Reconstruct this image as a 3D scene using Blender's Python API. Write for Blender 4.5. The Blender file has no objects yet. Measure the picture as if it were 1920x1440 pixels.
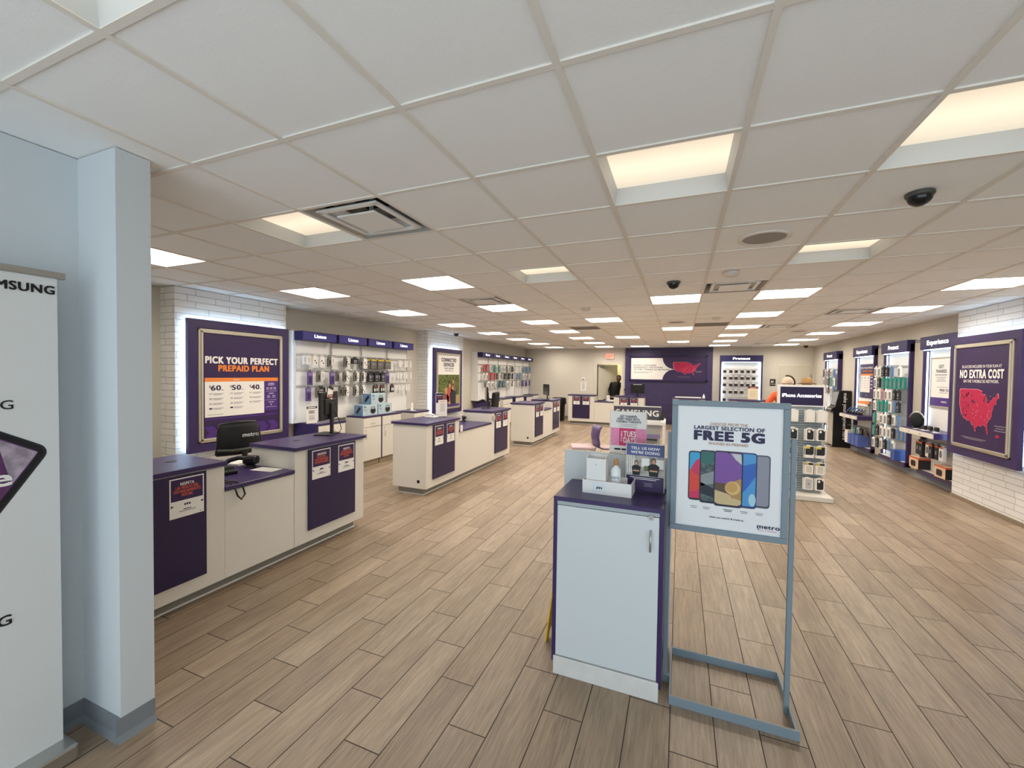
import bpy, bmesh, math, random
from mathutils import Vector, Matrix
random.seed(7)
SC = bpy.context.scene
COL = SC.collection
PI = math.pi

# ------------------------------------------------------------------ camera, world, exposure
cam = bpy.data.cameras.new('camera')
cam.sensor_fit = 'HORIZONTAL'; cam.sensor_width = 36.0; cam.lens = 14.6507
cam.clip_start = 0.05; cam.clip_end = 100
co = bpy.data.objects.new('camera', cam); COL.objects.link(co)
R_, U_, W_ = (0.9271, 0.3747, 0.0133), (-0.0217, 0.0183, 0.9996), (-0.3743, 0.927, -0.0251)
co.matrix_world = Matrix(((R_[0], U_[0], -W_[0], 0), (R_[1], U_[1], -W_[1], 0), (R_[2], U_[2], -W_[2], 1.74), (0, 0, 0, 1)))
SC.camera = co
world = bpy.data.worlds.new('daylight'); SC.world = world
world.use_nodes = True
wb = world.node_tree.nodes['Background']
wb.inputs[0].default_value = (0.78, 0.905, 1.0, 1); wb.inputs[1].default_value = 2.3
SC.view_settings.view_transform = 'Standard'; SC.view_settings.look = 'None'
SC.view_settings.gamma = 1.0; SC.view_settings.use_curve_mapping = False
SC.view_settings.exposure = 0.25
LIGHT_BRIGHT, LIGHT_DIM, LED_POWER = 26.0, 0.72, 20.0

# ------------------------------------------------------------------ materials
def lin(h):
    h = h.lstrip('#'); out = []
    for i in (0, 2, 4):
        c = int(h[i:i+2], 16) / 255
        out.append(c/12.92 if c <= .04045 else ((c+.055)/1.055)**2.4)
    return (*out, 1)
MATS = {}
def mat(name, col, rough=.5, metal=0, emit=0, trans=0, spec=.5, noise=0, nscale=40, bump=0, ior=1.45, alpha=1):
    if name in MATS: return MATS[name]
    m = bpy.data.materials.new(name); m.use_nodes = True
    nt = m.node_tree; b = nt.nodes['Principled BSDF']
    c = lin(col)
    b.inputs['Base Color'].default_value = c; b.inputs['Roughness'].default_value = rough
    b.inputs['Metallic'].default_value = metal; b.inputs['Specular IOR Level'].default_value = spec
    b.inputs['Transmission Weight'].default_value = trans; b.inputs['IOR'].default_value = ior
    b.inputs['Alpha'].default_value = alpha
    if emit:
        b.inputs['Emission Color'].default_value = c; b.inputs['Emission Strength'].default_value = emit
    if noise or bump:
        tc = nt.nodes.new('ShaderNodeTexCoord'); n = nt.nodes.new('ShaderNodeTexNoise')
        n.inputs['Scale'].default_value = nscale; n.inputs['Detail'].default_value = 5
        nt.links.new(tc.outputs['Object'], n.inputs['Vector'])
        if noise:
            mx = nt.nodes.new('ShaderNodeMix'); mx.data_type = 'RGBA'
            mx.inputs[6].default_value = tuple(v*(1-noise) for v in c[:3]) + (1,)
            mx.inputs[7].default_value = tuple(min(1, v*(1+noise)) for v in c[:3]) + (1,)
            nt.links.new(n.outputs['Fac'] if noise < .3 else mnode(nt, 'MINIMUM', mnode(nt, 'MAXIMUM', mnode(nt, 'ADD', mnode(nt, 'MULTIPLY', mnode(nt, 'SUBTRACT', n.outputs['Fac'], .5), 4.0), .5), 0.0), 1.0), mx.inputs[0]); nt.links.new(mx.outputs[2], b.inputs['Base Color'])
        if bump:
            bp = nt.nodes.new('ShaderNodeBump'); bp.inputs['Strength'].default_value = bump; bp.inputs['Distance'].default_value = .002
            nt.links.new(n.outputs['Fac'], bp.inputs['Height']); nt.links.new(bp.outputs['Normal'], b.inputs['Normal'])
    MATS[name] = m
    return m

def mnode(nt, op, a, b=None, c=None):
    n = nt.nodes.new('ShaderNodeMath'); n.operation = op
    for i, v in enumerate((a, b, c)):
        if v is None: continue
        if isinstance(v, (int, float)): n.inputs[i].default_value = v
        else: nt.links.new(v, n.inputs[i])
    return n.outputs[0]
def mixc(nt, f, a, b):
    n = nt.nodes.new('ShaderNodeMix'); n.data_type = 'RGBA'
    for i, v in ((0, f), (6, a), (7, b)):
        if isinstance(v, (tuple, int, float)): n.inputs[i].default_value = v
        else: nt.links.new(v, n.inputs[i])
    return n.outputs[2]

def floor_material():
    m = bpy.data.materials.new('wood_look_plank_tile'); m.use_nodes = True
    nt = m.node_tree; b = nt.nodes['Principled BSDF']; L = nt.links.new
    tc = nt.nodes.new('ShaderNodeTexCoord'); sp = nt.nodes.new('ShaderNodeSeparateXYZ'); L(tc.outputs['Object'], sp.inputs[0])
    W, LN = .2033, .8035
    u = mnode(nt, 'DIVIDE', mnode(nt, 'ADD', sp.outputs[0], .012), W)
    k = mnode(nt, 'FLOOR', u); fu = mnode(nt, 'FRACT', u)
    v = mnode(nt, 'ADD', mnode(nt, 'DIVIDE', mnode(nt, 'SUBTRACT', sp.outputs[1], 2.033), LN), mnode(nt, 'MULTIPLY', k, 1/3))
    kv = mnode(nt, 'FLOOR', v); fv = mnode(nt, 'FRACT', v)
    du = mnode(nt, 'MULTIPLY', mnode(nt, 'MINIMUM', fu, mnode(nt, 'SUBTRACT', 1.0, fu)), W)
    dv = mnode(nt, 'MULTIPLY', mnode(nt, 'MINIMUM', fv, mnode(nt, 'SUBTRACT', 1.0, fv)), LN)
    g = mnode(nt, 'LESS_THAN', mnode(nt, 'MINIMUM', du, dv), .0027)
    cb = nt.nodes.new('ShaderNodeCombineXYZ'); L(k, cb.inputs[0]); L(kv, cb.inputs[1])
    wn = nt.nodes.new('ShaderNodeTexWhiteNoise'); wn.noise_dimensions = '2D'; L(cb.outputs[0], wn.inputs['Vector'])
    # grain
    ofs = mnode(nt, 'MULTIPLY', wn.outputs['Value'], 37.0)
    gx = mnode(nt, 'MULTIPLY', sp.outputs[0], 70.0); gy = mnode(nt, 'ADD', mnode(nt, 'MULTIPLY', sp.outputs[1], 4.5), ofs)
    cg = nt.nodes.new('ShaderNodeCombineXYZ'); L(gx, cg.inputs[0]); L(gy, cg.inputs[1]); L(ofs, cg.inputs[2])
    n1 = nt.nodes.new('ShaderNodeTexNoise'); n1.inputs['Scale'].default_value = 1.0; n1.inputs['Detail'].default_value = 6; n1.inputs['Roughness'].default_value = .65; n1.inputs['Distortion'].default_value = .6
    L(cg.outputs[0], n1.inputs['Vector'])
    cg2 = nt.nodes.new('ShaderNodeCombineXYZ'); L(mnode(nt, 'MULTIPLY', sp.outputs[0], 7.0), cg2.inputs[0]); L(mnode(nt, 'ADD', mnode(nt, 'MULTIPLY', sp.outputs[1], 1.1), ofs), cg2.inputs[1]); L(ofs, cg2.inputs[2])
    n2 = nt.nodes.new('ShaderNodeTexNoise'); n2.inputs['Scale'].default_value = 1.0; n2.inputs['Detail'].default_value = 3
    L(cg2.outputs[0], n2.inputs['Vector'])
    f = mnode(nt, 'ADD', mnode(nt, 'MULTIPLY', n1.outputs['Fac'], .65), mnode(nt, 'MULTIPLY', n2.outputs['Fac'], .35))
    f = mnode(nt, 'ADD', mnode(nt, 'MULTIPLY', mnode(nt, 'SUBTRACT', f, .5), 2.6), .5)
    f = mnode(nt, 'MINIMUM', mnode(nt, 'MAXIMUM', f, 0.0), 1.0)
    c = mixc(nt, f, lin('#7f6f5f'), lin('#b9a48c'))
    tone = mixc(nt, wn.outputs['Value'], lin('#e4dfda'), lin('#ffffff'))
    mu = nt.nodes.new('ShaderNodeMix'); mu.data_type = 'RGBA'; mu.blend_type = 'MULTIPLY'; mu.inputs[0].default_value = 1
    L(c, mu.inputs[6]); L(tone, mu.inputs[7])
    L(mixc(nt, g, mu.outputs[2], lin('#3b322b')), b.inputs['Base Color'])
    L(mnode(nt, 'ADD', mnode(nt, 'MULTIPLY', g, .35), mnode(nt, 'ADD', mnode(nt, 'MULTIPLY', n1.outputs['Fac'], .12), .33)), b.inputs['Roughness'])
    bp = nt.nodes.new('ShaderNodeBump'); bp.inputs['Strength'].default_value = .25; bp.inputs['Distance'].default_value = .002
    L(mnode(nt, 'SUBTRACT', mnode(nt, 'MULTIPLY', n1.outputs['Fac'], .3), g), bp.inputs['Height']); L(bp.outputs['Normal'], b.inputs['Normal'])
    b.inputs['Specular IOR Level'].default_value = .4
    return m

def brick_material(name, c1, c2, mortar, rough):
    m = bpy.data.materials.new(name); m.use_nodes = True
    nt = m.node_tree; b = nt.nodes['Principled BSDF']; L = nt.links.new
    tc = nt.nodes.new('ShaderNodeTexCoord'); sp = nt.nodes.new('ShaderNodeSeparateXYZ'); L(tc.outputs['Object'], sp.inputs[0])
    cb = nt.nodes.new('ShaderNodeCombineXYZ'); L(mnode(nt, 'ADD', sp.outputs[0], sp.outputs[1]), cb.inputs[0]); L(sp.outputs[2], cb.inputs[1])
    br = nt.nodes.new('ShaderNodeTexBrick'); L(cb.outputs[0], br.inputs['Vector'])
    br.inputs['Scale'].default_value = 1; br.inputs['Brick Width'].default_value = .42; br.inputs['Row Height'].default_value = .078
    br.inputs['Mortar Size'].default_value = .0035; br.inputs['Mortar Smooth'].default_value = .3
    br.offset = .37; br.offset_frequency = 2; br.squash = .8; br.squash_frequency = 3
    br.inputs['Color1'].default_value = lin(c1); br.inputs['Color2'].default_value = lin(c2); br.inputs['Mortar'].default_value = lin(mortar)
    L(br.outputs['Color'], b.inputs['Base Color']); b.inputs['Roughness'].default_value = rough
    n = nt.nodes.new('ShaderNodeTexNoise'); n.inputs['Scale'].default_value = 30; L(tc.outputs['Object'], n.inputs['Vector'])
    bp = nt.nodes.new('ShaderNodeBump'); bp.inputs['Strength'].default_value = .8; bp.inputs['Distance'].default_value = .006
    L(mnode(nt, 'SUBTRACT', mnode(nt, 'MULTIPLY', n.outputs['Fac'], .35), br.outputs['Fac']), bp.inputs['Height']); L(bp.outputs['Normal'], b.inputs['Normal'])
    return m

def lens_material(name, strength, col):
    """ribbed lamp lens, brightest over the tubes in its middle"""
    m = bpy.data.materials.new(name); m.use_nodes = True
    nt = m.node_tree; b = nt.nodes['Principled BSDF']; L = nt.links.new
    b.inputs['Base Color'].default_value = lin('#f4efe4'); b.inputs['Roughness'].default_value = .5
    tc = nt.nodes.new('ShaderNodeTexCoord'); sp = nt.nodes.new('ShaderNodeSeparateXYZ'); L(tc.outputs['Object'], sp.inputs[0])
    d = mnode(nt, 'DIVIDE', mnode(nt, 'ABSOLUTE', mnode(nt, 'SUBTRACT', sp.outputs[1], .06)), .30)
    f = mnode(nt, 'SUBTRACT', 1.0, mnode(nt, 'MULTIPLY', mnode(nt, 'POWER', mnode(nt, 'MINIMUM', d, 1.0), 1.3), .62))
    b.inputs['Emission Color'].default_value = lin(col)
    L(mnode(nt, 'MULTIPLY', f, strength), b.inputs['Emission Strength'])
    return m

M_FLOOR = floor_material()
M_BRICK = brick_material('white_stacked_brick', '#ecebe8', '#e2e1de', '#a6a29c', .6)
M_PBRICK = brick_material('purple_painted_brick', '#3d335f', '#3a3056', '#322a4e', .5)
M_LENS = lens_material('lamp_lens_bright', LIGHT_BRIGHT, '#fff5e6')
M_LENSD = lens_material('lamp_lens_dim', LIGHT_DIM, '#ffeccf')
M_TILE = mat('acoustic_tile', '#f4f4f2', .9, noise=.04, nscale=260, bump=.35, spec=.1)
M_TBAR = mat('ceiling_grid_metal', '#e6e0d6', .8, spec=.1)
M_WALL = mat('beige_grey_wall_paint', '#d2ccc0', .75, bump=.12, nscale=220)
M_DAYW = mat('daylight_tinted_wall_paint', '#cfd5d8', .7, bump=.15, nscale=240)  # bluish cast of the daylight is mixed into this wall colour
M_COVE = mat('grey_rubber_cove_base', '#7f858a', .45)
M_WHITE = mat('white_laminate', '#dfdad0', .42, noise=.015, nscale=6)
M_WHITE2 = mat('white_painted_metal', '#eceae6', .35)
M_PURPLE = mat('purple_laminate', '#392a5a', .34)
M_PANEL = mat('purple_panel', '#2c2147', .42)
M_HEAD = mat('header_purple', '#2b2458', .4)
M_KICK = mat('brushed_grey_kick', '#8a857b', .4)
M_STEEL = mat('steel', '#b9b9b6', .28, metal=.9)
M_SILVER = mat('satin_silver_frame', '#c9c2b2', .33, metal=.55)
M_BLACK = mat('black_plastic', '#141416', .42)
M_BLACKM = mat('black_mesh_fabric', '#17181b', .8)
M_DARK = mat('dark_void', '#0c0c0e', .8)
M_INK = mat('navy_ink', '#241a47', .5)
M_BLK = mat('black_ink', '#18171c', .5)
M_TXTW = mat('white_ink', '#f4f1ec', .5)
M_GREYINK = mat('grey_ink', '#8d8794', .6)
M_ORANGE = mat('orange_ink', '#f08a3c', .5)
M_REDOR = mat('red_orange_ink', '#ea6a3c', .5)
M_PPRINT = mat('poster_purple', '#35224f', .38)
M_PMID = mat('poster_mid_purple', '#4d2c7d', .4)
M_MAG = mat('map_magenta', '#b81a4b', .45)
M_MAGD = mat('map_dark_spots', '#5b1c3f', .5)
M_PINK = mat('map_pink', '#f0a0b4', .5)
M_PAPER = mat('paper_white', '#efece6', .6)
M_BLUEG = mat('blue_grey_metal', '#7d8d97', .42)
M_CLEAR = mat('clear_acrylic', '#f4fbff', .04, trans=1, ior=1.1, alpha=.28)
M_LED = mat('led_strip', '#bfe2ff', .5, emit=LED_POWER)
M_LEDF = mat('led_strip_soft', '#d8f0ff', .5, emit=3.6)
M_LIT = mat('lit_letter', '#ffffff', .5, emit=1.3)
M_GREYPANEL = mat('warm_grey_panel', '#b9b2a6', .5)
M_SLAT = mat('slatwall_grey', '#9aa6ad', .4)
M_GREEN = mat('teal_package', '#1f8f80', .4)
M_YEL = mat('safety_yellow', '#e8c512', .4)
M_SKINT = mat('skin_tan', '#c08a62', .55)
M_SKIND = mat('skin_dark', '#4a3022', .55)

# ------------------------------------------------------------------ mesh builder
def font_unit():
    c = bpy.data.curves.new('t', 'FONT'); c.body = 'H'; o = bpy.data.objects.new('t', c)
    me = o.to_mesh(); h = max(v.co.y for v in me.vertices); o.to_mesh_clear(); bpy.data.objects.remove(o); bpy.data.curves.remove(c)
    return h
CAPH = font_unit()
TXT = {}
def text_geo(s, bold):
    sp = round(1+1.5*bold, 2); key = (s, sp); bold = 0
    if key not in TXT:
        c = bpy.data.curves.new('t', 'FONT'); c.body = s; c.offset = bold; c.resolution_u = 3; c.align_x = 'LEFT'; c.space_character = sp
        c.space_line = .86
        o = bpy.data.objects.new('t', c); me = o.to_mesh()
        vs = [(v.co.x, v.co.y) for v in me.vertices]; fs = [tuple(p.vertices) for p in me.polygons]
        o.to_mesh_clear(); bpy.data.objects.remove(o); bpy.data.curves.remove(c)
        TXT[key] = (vs, fs)
    return TXT[key]

class MB:
    """collects shapes in local coordinates and links them as ONE mesh object"""
    def __init__(s): s.v = []; s.f = []; s.m = []; s.s = []; s.ms = []; s.frame(0)
    def mi(s, m):
        if m not in s.ms: s.ms.append(m)
        return s.ms.index(m)
    def frame(s, y=0, O=None, U=(1, 0, 0), V=(0, 0, 1), N=(0, -1, 0)):
        s.O = Vector(O if O else (0, y, 0)); s.U = Vector(U); s.V = Vector(V); s.N = Vector(N); return s
    def P(s, u, v, n=0): return s.O + s.U*u + s.V*v + s.N*n
    def add(s, vs, fs, m, smooth=False):
        o = len(s.v); k = s.mi(m)
        s.v += [tuple(x) for x in vs]
        for f in fs: s.f.append(tuple(i+o for i in f)); s.m.append(k); s.s.append(smooth)
        return s
    def box(s, x0, x1, y0, y1, z0, z1, m, bev=0, rot=None, piv=None):
        if bev:
            bm = bmesh.new(); bmesh.ops.create_cube(bm, size=1)
            for v in bm.verts: v.co = Vector(((x0+x1)/2+v.co.x*(x1-x0), (y0+y1)/2+v.co.y*(y1-y0), (z0+z1)/2+v.co.z*(z1-z0)))
            bmesh.ops.bevel(bm, geom=bm.edges[:], offset=bev, segments=2, affect='EDGES', profile=.5)
            bm.verts.index_update(); vs = [v.co.copy() for v in bm.verts]; fs = [[v.index for v in f.verts] for f in bm.faces]; bm.free()
        else:
            vs = [Vector((x, y, z)) for x in (x0, x1) for y in (y0, y1) for z in (z0, z1)]
            fs = [(0, 1, 3, 2), (4, 6, 7, 5), (0, 4, 5, 1), (2, 3, 7, 6), (0, 2, 6, 4), (1, 5, 7, 3)]
        if rot is not None:
            p = Vector(piv) if piv else Vector(((x0+x1)/2, (y0+y1)/2, (z0+z1)/2))
            vs = [p + rot @ (v-p) for v in vs]
        return s.add(vs, fs, m)
    def rect(s, u0, u1, v0, v1, m, n=.001): return s.poly([(u0, v0), (u1, v0), (u1, v1), (u0, v1)], m, n)
    def poly(s, pts, m, n=.001): return s.add([s.P(u, v, n) for u, v in pts], [tuple(range(len(pts)))], m)
    def ell(s, u, v, ru, rv, m, n=.001, k=24): return s.poly([(u+ru*math.cos(2*PI*i/k), v+rv*math.sin(2*PI*i/k)) for i in range(k)], m, n)
    def rrect(s, u0, u1, v0, v1, r, m, n=.001):
        pts = []
        for cx, cy, a in ((u1-r, v0+r, -90), (u1-r, v1-r, 0), (u0+r, v1-r, 90), (u0+r, v0+r, 180)):
            for i in range(5):
                t = math.radians(a+i*22.5); pts.append((cx+r*math.cos(t), cy+r*math.sin(t)))
        return s.poly(pts, m, n)
    def slab(s, pts, y0, y1, m):
        """outline in x,z extruded from y0 to y1"""
        k = len(pts); vs = [(x, y0, z) for x, z in pts]+[(x, y1, z) for x, z in pts]
        fs = [tuple(range(k)), tuple(range(2*k-1, k-1, -1))]+[(i, i+k, (i+1) % k+k, (i+1) % k) for i in range(k)]
        return s.add(vs, fs, m)
    def text(s, t, u, v, h, m, w=None, a='C', bold=.03, n=.002):
        vs, fs = text_geo(t, bold)
        if not vs: return s
        x0 = min(p[0] for p in vs); x1 = max(p[0] for p in vs); sc = h/CAPH
        sx = sc if w is None else w/(x1-x0); W = (x1-x0)*sx
        ox = u - (W/2 if a == 'C' else 0 if a == 'L' else W)
        e = min(bold, .13)*.55
        for i, (du, dv) in enumerate([(0, 0)] if e < .004 else [(e*i, e*j*.6) for i in (-1, 1) for j in (-1, 1)] if e < .03 else [(e*i, e*j*.6) for i in (-1, 0, 1) for j in (-1, 0, 1)]):
            s.add([s.P(ox+(p[0]-x0+du)*sx, v+(p[1]+dv)*sc, n+i*.0002) for p in vs], fs, m)
        return s
    def lines(s, u, v, w, h, m, count=1, gap=None, a='C', n=.002):
        for i in range(count):
            ww = w*(1 if i % 2 == 0 else .78); x = u-ww/2 if a == 'C' else u
            s.rect(x, x+ww, v-i*(gap or h*2)-h/2, v-i*(gap or h*2)+h/2, m, n)
        return s
    def cyl(s, p0, p1, r, m, k=12, r1=None, cap=True, smooth=True):
        p0, p1 = Vector(p0), Vector(p1); d = (p1-p0).normalized()
        a = d.orthogonal().normalized(); b = d.cross(a); r1 = r if r1 is None else r1
        vs = [p0+(a*math.cos(2*PI*i/k)+b*math.sin(2*PI*i/k))*r for i in range(k)]+[p1+(a*math.cos(2*PI*i/k)+b*math.sin(2*PI*i/k))*r1 for i in range(k)]
        s.add(vs, [(i, (i+1) % k, (i+1) % k+k, i+k) for i in range(k)], m, smooth)
        if cap: s.add(vs, [tuple(range(k-1, -1, -1)), tuple(range(k, 2*k))], m)
        return s
    def lathe(s, prof, c, m, k=20, axis='z', smooth=True, sx=1, sy=1):
        vs = []; c = Vector(c)
        for r, z in prof:
            for i in range(k):
                t = 2*PI*i/k; p = (r*math.cos(t)*sx, r*math.sin(t)*sy, z)
                vs.append(c+Vector(p if axis == 'z' else (p[0], -p[2], p[1])))
        fs = [(j*k+i, j*k+(i+1) % k, (j+1)*k+(i+1) % k, (j+1)*k+i) for j in range(len(prof)-1) for i in range(k)]
        return s.add(vs, fs, m, smooth)
    def sphere(s, c, r, m, k=16, rx=1, ry=1, rz=1):
        pr = [(r*math.sin(PI*i/10)+1e-5, -r*math.cos(PI*i/10)*rz) for i in range(11)]
        return s.lathe(pr, c, m, k, sx=rx, sy=ry)
    def tube(s, pts, r, m, k=8):
        pts = [Vector(p) for p in pts]; rings = []
        for i, p in enumerate(pts):
            d = (pts[min(i+1, len(pts)-1)]-pts[max(i-1, 0)]).normalized()
            up = Vector((0, 0, 1)) if abs(d.z) < .95 else Vector((1, 0, 0))
            a = d.cross(up).normalized(); b = d.cross(a)
            rings.append([p+(a*math.cos(2*PI*j/k)+b*math.sin(2*PI*j/k))*r for j in range(k)])
        vs = [q for g in rings for q in g]
        s.add(vs, [(i*k+j, i*k+(j+1) % k, (i+1)*k+(j+1) % k, (i+1)*k+j) for i in range(len(pts)-1) for j in range(k)], m, True)
        return s.add(vs, [tuple(range(k-1, -1, -1)), tuple(range(len(vs)-k, len(vs)))], m)
    def build(s, name, parent=None, label=None, loc=None, rotz=0):
        me = bpy.data.meshes.new(name); me.from_pydata([tuple(v) for v in s.v], [], s.f)
        for m in s.ms: me.materials.append(m)
        me.polygons.foreach_set('material_index', s.m); me.polygons.foreach_set('use_smooth', s.s); me.update()
        o = bpy.data.objects.new(name, me); COL.objects.link(o)
        if parent: o.parent = parent
        if label: o['label'] = label
        if loc: o.location = loc
        if rotz: o.rotation_euler.z = rotz
        return o

def thing(name, label, cat, loc=(0, 0, 0), rotz=0, group=None):
    o = bpy.data.objects.new(name, None); COL.objects.link(o); o.empty_display_size = .1
    o.location = loc; o.rotation_euler.z = rotz
    return tag(o, label, cat, group)
def tag(o, label, cat, group=None):
    o['label'] = label; o['category'] = cat
    if group: o['group'] = group
    return o
def struct(name, mb, parent=None):
    o = mb.build(name, parent)
    if not parent: o['kind'] = 'structure'
    return o
def dup(root, loc, rotz=None, label=None, group=None):
    def cp(o, par):
        c = o.copy(); COL.objects.link(c)
        if par: c.parent = par
        for ch in KIDS.get(o.name, []): cp(ch, c)
        return c
    KIDS = {}
    stack = [root]
    while stack:
        o = stack.pop(); KIDS[o.name] = list(o.children); stack += KIDS[o.name]
    r = cp(root, None); r.location = loc
    if rotz is not None: r.rotation_euler.z = rotz
    if label: r['label'] = label
    if group: r['group'] = group
    return r
ORD = ['first', 'second', 'third', 'fourth', 'fifth', 'sixth', 'seventh', 'eighth', 'ninth', 'tenth', 'eleventh', 'twelfth', 'thirteenth', 'fourteenth', 'fifteenth', 'sixteenth', 'seventeenth', 'eighteenth', 'nineteenth', 'twentieth']
H90 = PI/2
CZ = 2.737
GX, GY, DX, DY = -.3894, .1037, .6121, .6071
XL, XR, YF, YB = -5.88, 3.96, -1.6, 15.95

# ------------------------------------------------------------------ setting
b = MB(); b.box(-6.1, 4.4, YF-.2, 18.2, -.06, 0, M_FLOOR); struct('floor', b)

LIGHTS = [(-2, 0, 0), (0, 3, 0), (2, 3, 0), (-4, 3, 0), (-7, 3, 1), (-4, 6, 1), (-7, 6, 1), (-7, 9, 1), (-7, 12, 1), (-2, 6, 0), (-4, 9, 1), (-4, 12, 1), (-4, 15, 1),
          (-7, 15, 1), (-7, 18, 1), (-7, 21, 1), (-7, 24, 1), (-4, 18, 1), (-4, 21, 1), (-4, 24, 1), (-2, 12, 1), (-2, 18, 1), (-2, 24, 1), (0, 9, 1), (0, 15, 1), (0, 21, 1),
          (2, 9, 1), (2, 12, 1), (2, 15, 1), (2, 18, 1), (2, 21, 1), (2, 24, 1), (2, 6, 0), (5, 9, 1), (5, 12, 1), (5, 15, 1), (5, 18, 1), (5, 21, 1), (5, 24, 1)]
VENTS = [(-3, 3, 's'), (-4, 8, 's'), (-6, 15, 's'), (-3, 14, 'r'), (-6, 23, 's'), (-4, 20, 's'), (1, 8, 's'), (1, 14, 'r'), (3, 15, 's'), (4, 12, 's'), (4, 23, 's')]
holes = {(c, r) for c, r, _ in LIGHTS} | {(c, r) for c, r, _ in VENTS}
b = MB()
cs = [XL-.02]+[GX+DX*j for j in range(-8, 8)]+[XR+.02]; cs = sorted(x for x in cs if XL-.03 <= x <= XR+.03)
rs = sorted([YF]+[y for y in (GY+DY*i for i in range(-2, 27)) if YF < y < YB]+[YB+.02])
for i in range(len(cs)-1):
    for j in range(len(rs)-1):
        cc = math.floor(((cs[i]+cs[i+1])/2-GX)/DX); rr = math.floor(((rs[j]+rs[j+1])/2-GY)/DY)
        if (cc, rr) in holes: continue
        b.add([(cs[i], rs[j], CZ+.004), (cs[i+1], rs[j], CZ+.004), (cs[i+1], rs[j+1], CZ+.004), (cs[i], rs[j+1], CZ+.004)], [(3, 2, 1, 0)], M_TILE)
b.box(XL-.02, XR+.02, YF, YB, CZ+.45, CZ+.5, M_DARK)
struct('ceiling', b)
b = MB()
for x in cs: b.box(x-.012, x+.012, YF, YB, CZ-.004, CZ+.008, M_TBAR)
for y in rs: b.box(XL, XR, y-.012, y+.012, CZ-.003, CZ+.008, M_TBAR)
struct('ceiling_grid', b)

BL, BR = -5.60, 3.80
b = MB(); b.box(XL-.12, XL, 1.225, YB+.1, 0, CZ, M_WALL); struct('wall_left', b)
b = MB()
b.box(-6.0, -3.09, YB-.02, YB+.1, 0, CZ, M_WALL); b.box(-3.09, -2.945, YB, YB+.1, 0, CZ, M_WALL); b.box(-2.945, -2.05, YB, YB+.1, 2.13, CZ, M_WALL)
b.box(-2.05, 4.2, YB, YB+.1, 0, CZ, M_WALL)
struct('wall_back', b)
b = MB(); b.box(-1.9, 1.02, YB-.10, YB, 0, CZ, M_PBRICK); struct('wall_purple', b)
b = MB(); b.box(XR, XR+.12, YF, YB+.1, 0, CZ, M_WALL); struct('wall_right', b)
for nm, y0, y1, x0, x1 in (('wall_brick_left', 3.11, 4.62, XL, BL), ('wall_brick_middle', 8.47, 10.22, XL, BL), ('wall_brick_right', 5.3, 8.22, BR, XR)):
    b = MB(); b.box(x0, x1, y0, y1, 0, CZ, M_BRICK); struct(nm, b)
b = MB()
b.box(-2.85, -2.70, YF, 1.09, 0, CZ, M_DAYW); b.box(-2.85, -2.385, 1.09, 1.225, 0, CZ, M_DAYW); b.box(XL-.12, -2.85, 1.09, 1.225, 0, CZ, M_DAYW)
struct('wall_entry', b)
# the shop front behind the camera: door and window openings that let the daylight in
b = MB(); b.box(-2.85, XR+.12, YF-.1, YF, 2.55, CZ, M_WALL); b.box(-2.85, XR+.12, YF-.1, YF, 0, .12, M_WALL)
for x in (-2.7, -1.1, .0, 1.1, 2.6, 4.05): b.box(x-.04, x+.04, YF-.1, YF, .12, 2.55, M_STEEL)
struct('wall_front', b)
# baseboards
b = MB()
prof = [(0, .11), (.004, .11), (.006, .03), (.016, .008), (.02, 0), (0, 0)]
def base_run(b, p, q, nrm):
    vs = []; k = len(prof)
    for e in (p, q):
        for d, z in prof: vs.append((e[0]+nrm[0]*d, e[1]+nrm[1]*d, z))
    b.add(vs, [(i, (i+1) % k, (i+1) % k+k, i+k) for i in range(k)]+[tuple(range(k)), tuple(range(2*k-1, k-1, -1))], M_COVE)
base_run(b, (-2.70, YF), (-2.70, 1.09), (1, 0)); base_run(b, (-2.70, 1.09), (-2.385, 1.09), (0, -1)); base_run(b, (-2.385, 1.09-.02), (-2.385, 1.225), (1, 0))
struct('baseboard_entry', b)
b = MB(); base_run(b, (-5.88, YB-.02), (-3.09, YB-.02), (0, -1)); base_run(b, (1.02, YB), (2.9, YB), (0, -1)); struct('baseboard_back', b)
b = MB(); base_run(b, (XL, 4.62), (XL, 8.47), (1, 0)); base_run(b, (XL, 10.22), (XL, YB-.02), (1, 0)); struct('baseboard_left', b)
b = MB(); b.box(BR-.02, BR, 5.3, 8.22, 0, .05, mat('stone_base', '#8a7a66', .7, noise=.2, nscale=9)); base_run(b, (XR, 8.22), (XR, YB), (-1, 0)); struct('baseboard_right', b)
# back room seen through the open door
b = MB(); M_YW = mat('yellow_lit_wall', '#d8cf9c', .8)  # yellow light of the back room painted into its wall colour
b.box(-4.2, -1.2, 17.9, 18.0, 0, CZ, M_YW); b.box(-4.3, -4.2, YB+.1, 18, 0, CZ, M_YW); b.box(-1.2, -1.1, YB+.1, 18, 0, CZ, M_YW); b.box(-4.3, -1.1, YB+.1, 18, CZ, CZ+.05, M_TILE)
struct('wall_backroom', b)
t = thing('ceiling_light', 'ceiling light inside the back room, out past the open door', 'light', (-2.3, 17.2, CZ))
MB().box(-.3, .3, -.3, .3, -.02, 0, M_LENS).build('diffuser', t)

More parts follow.
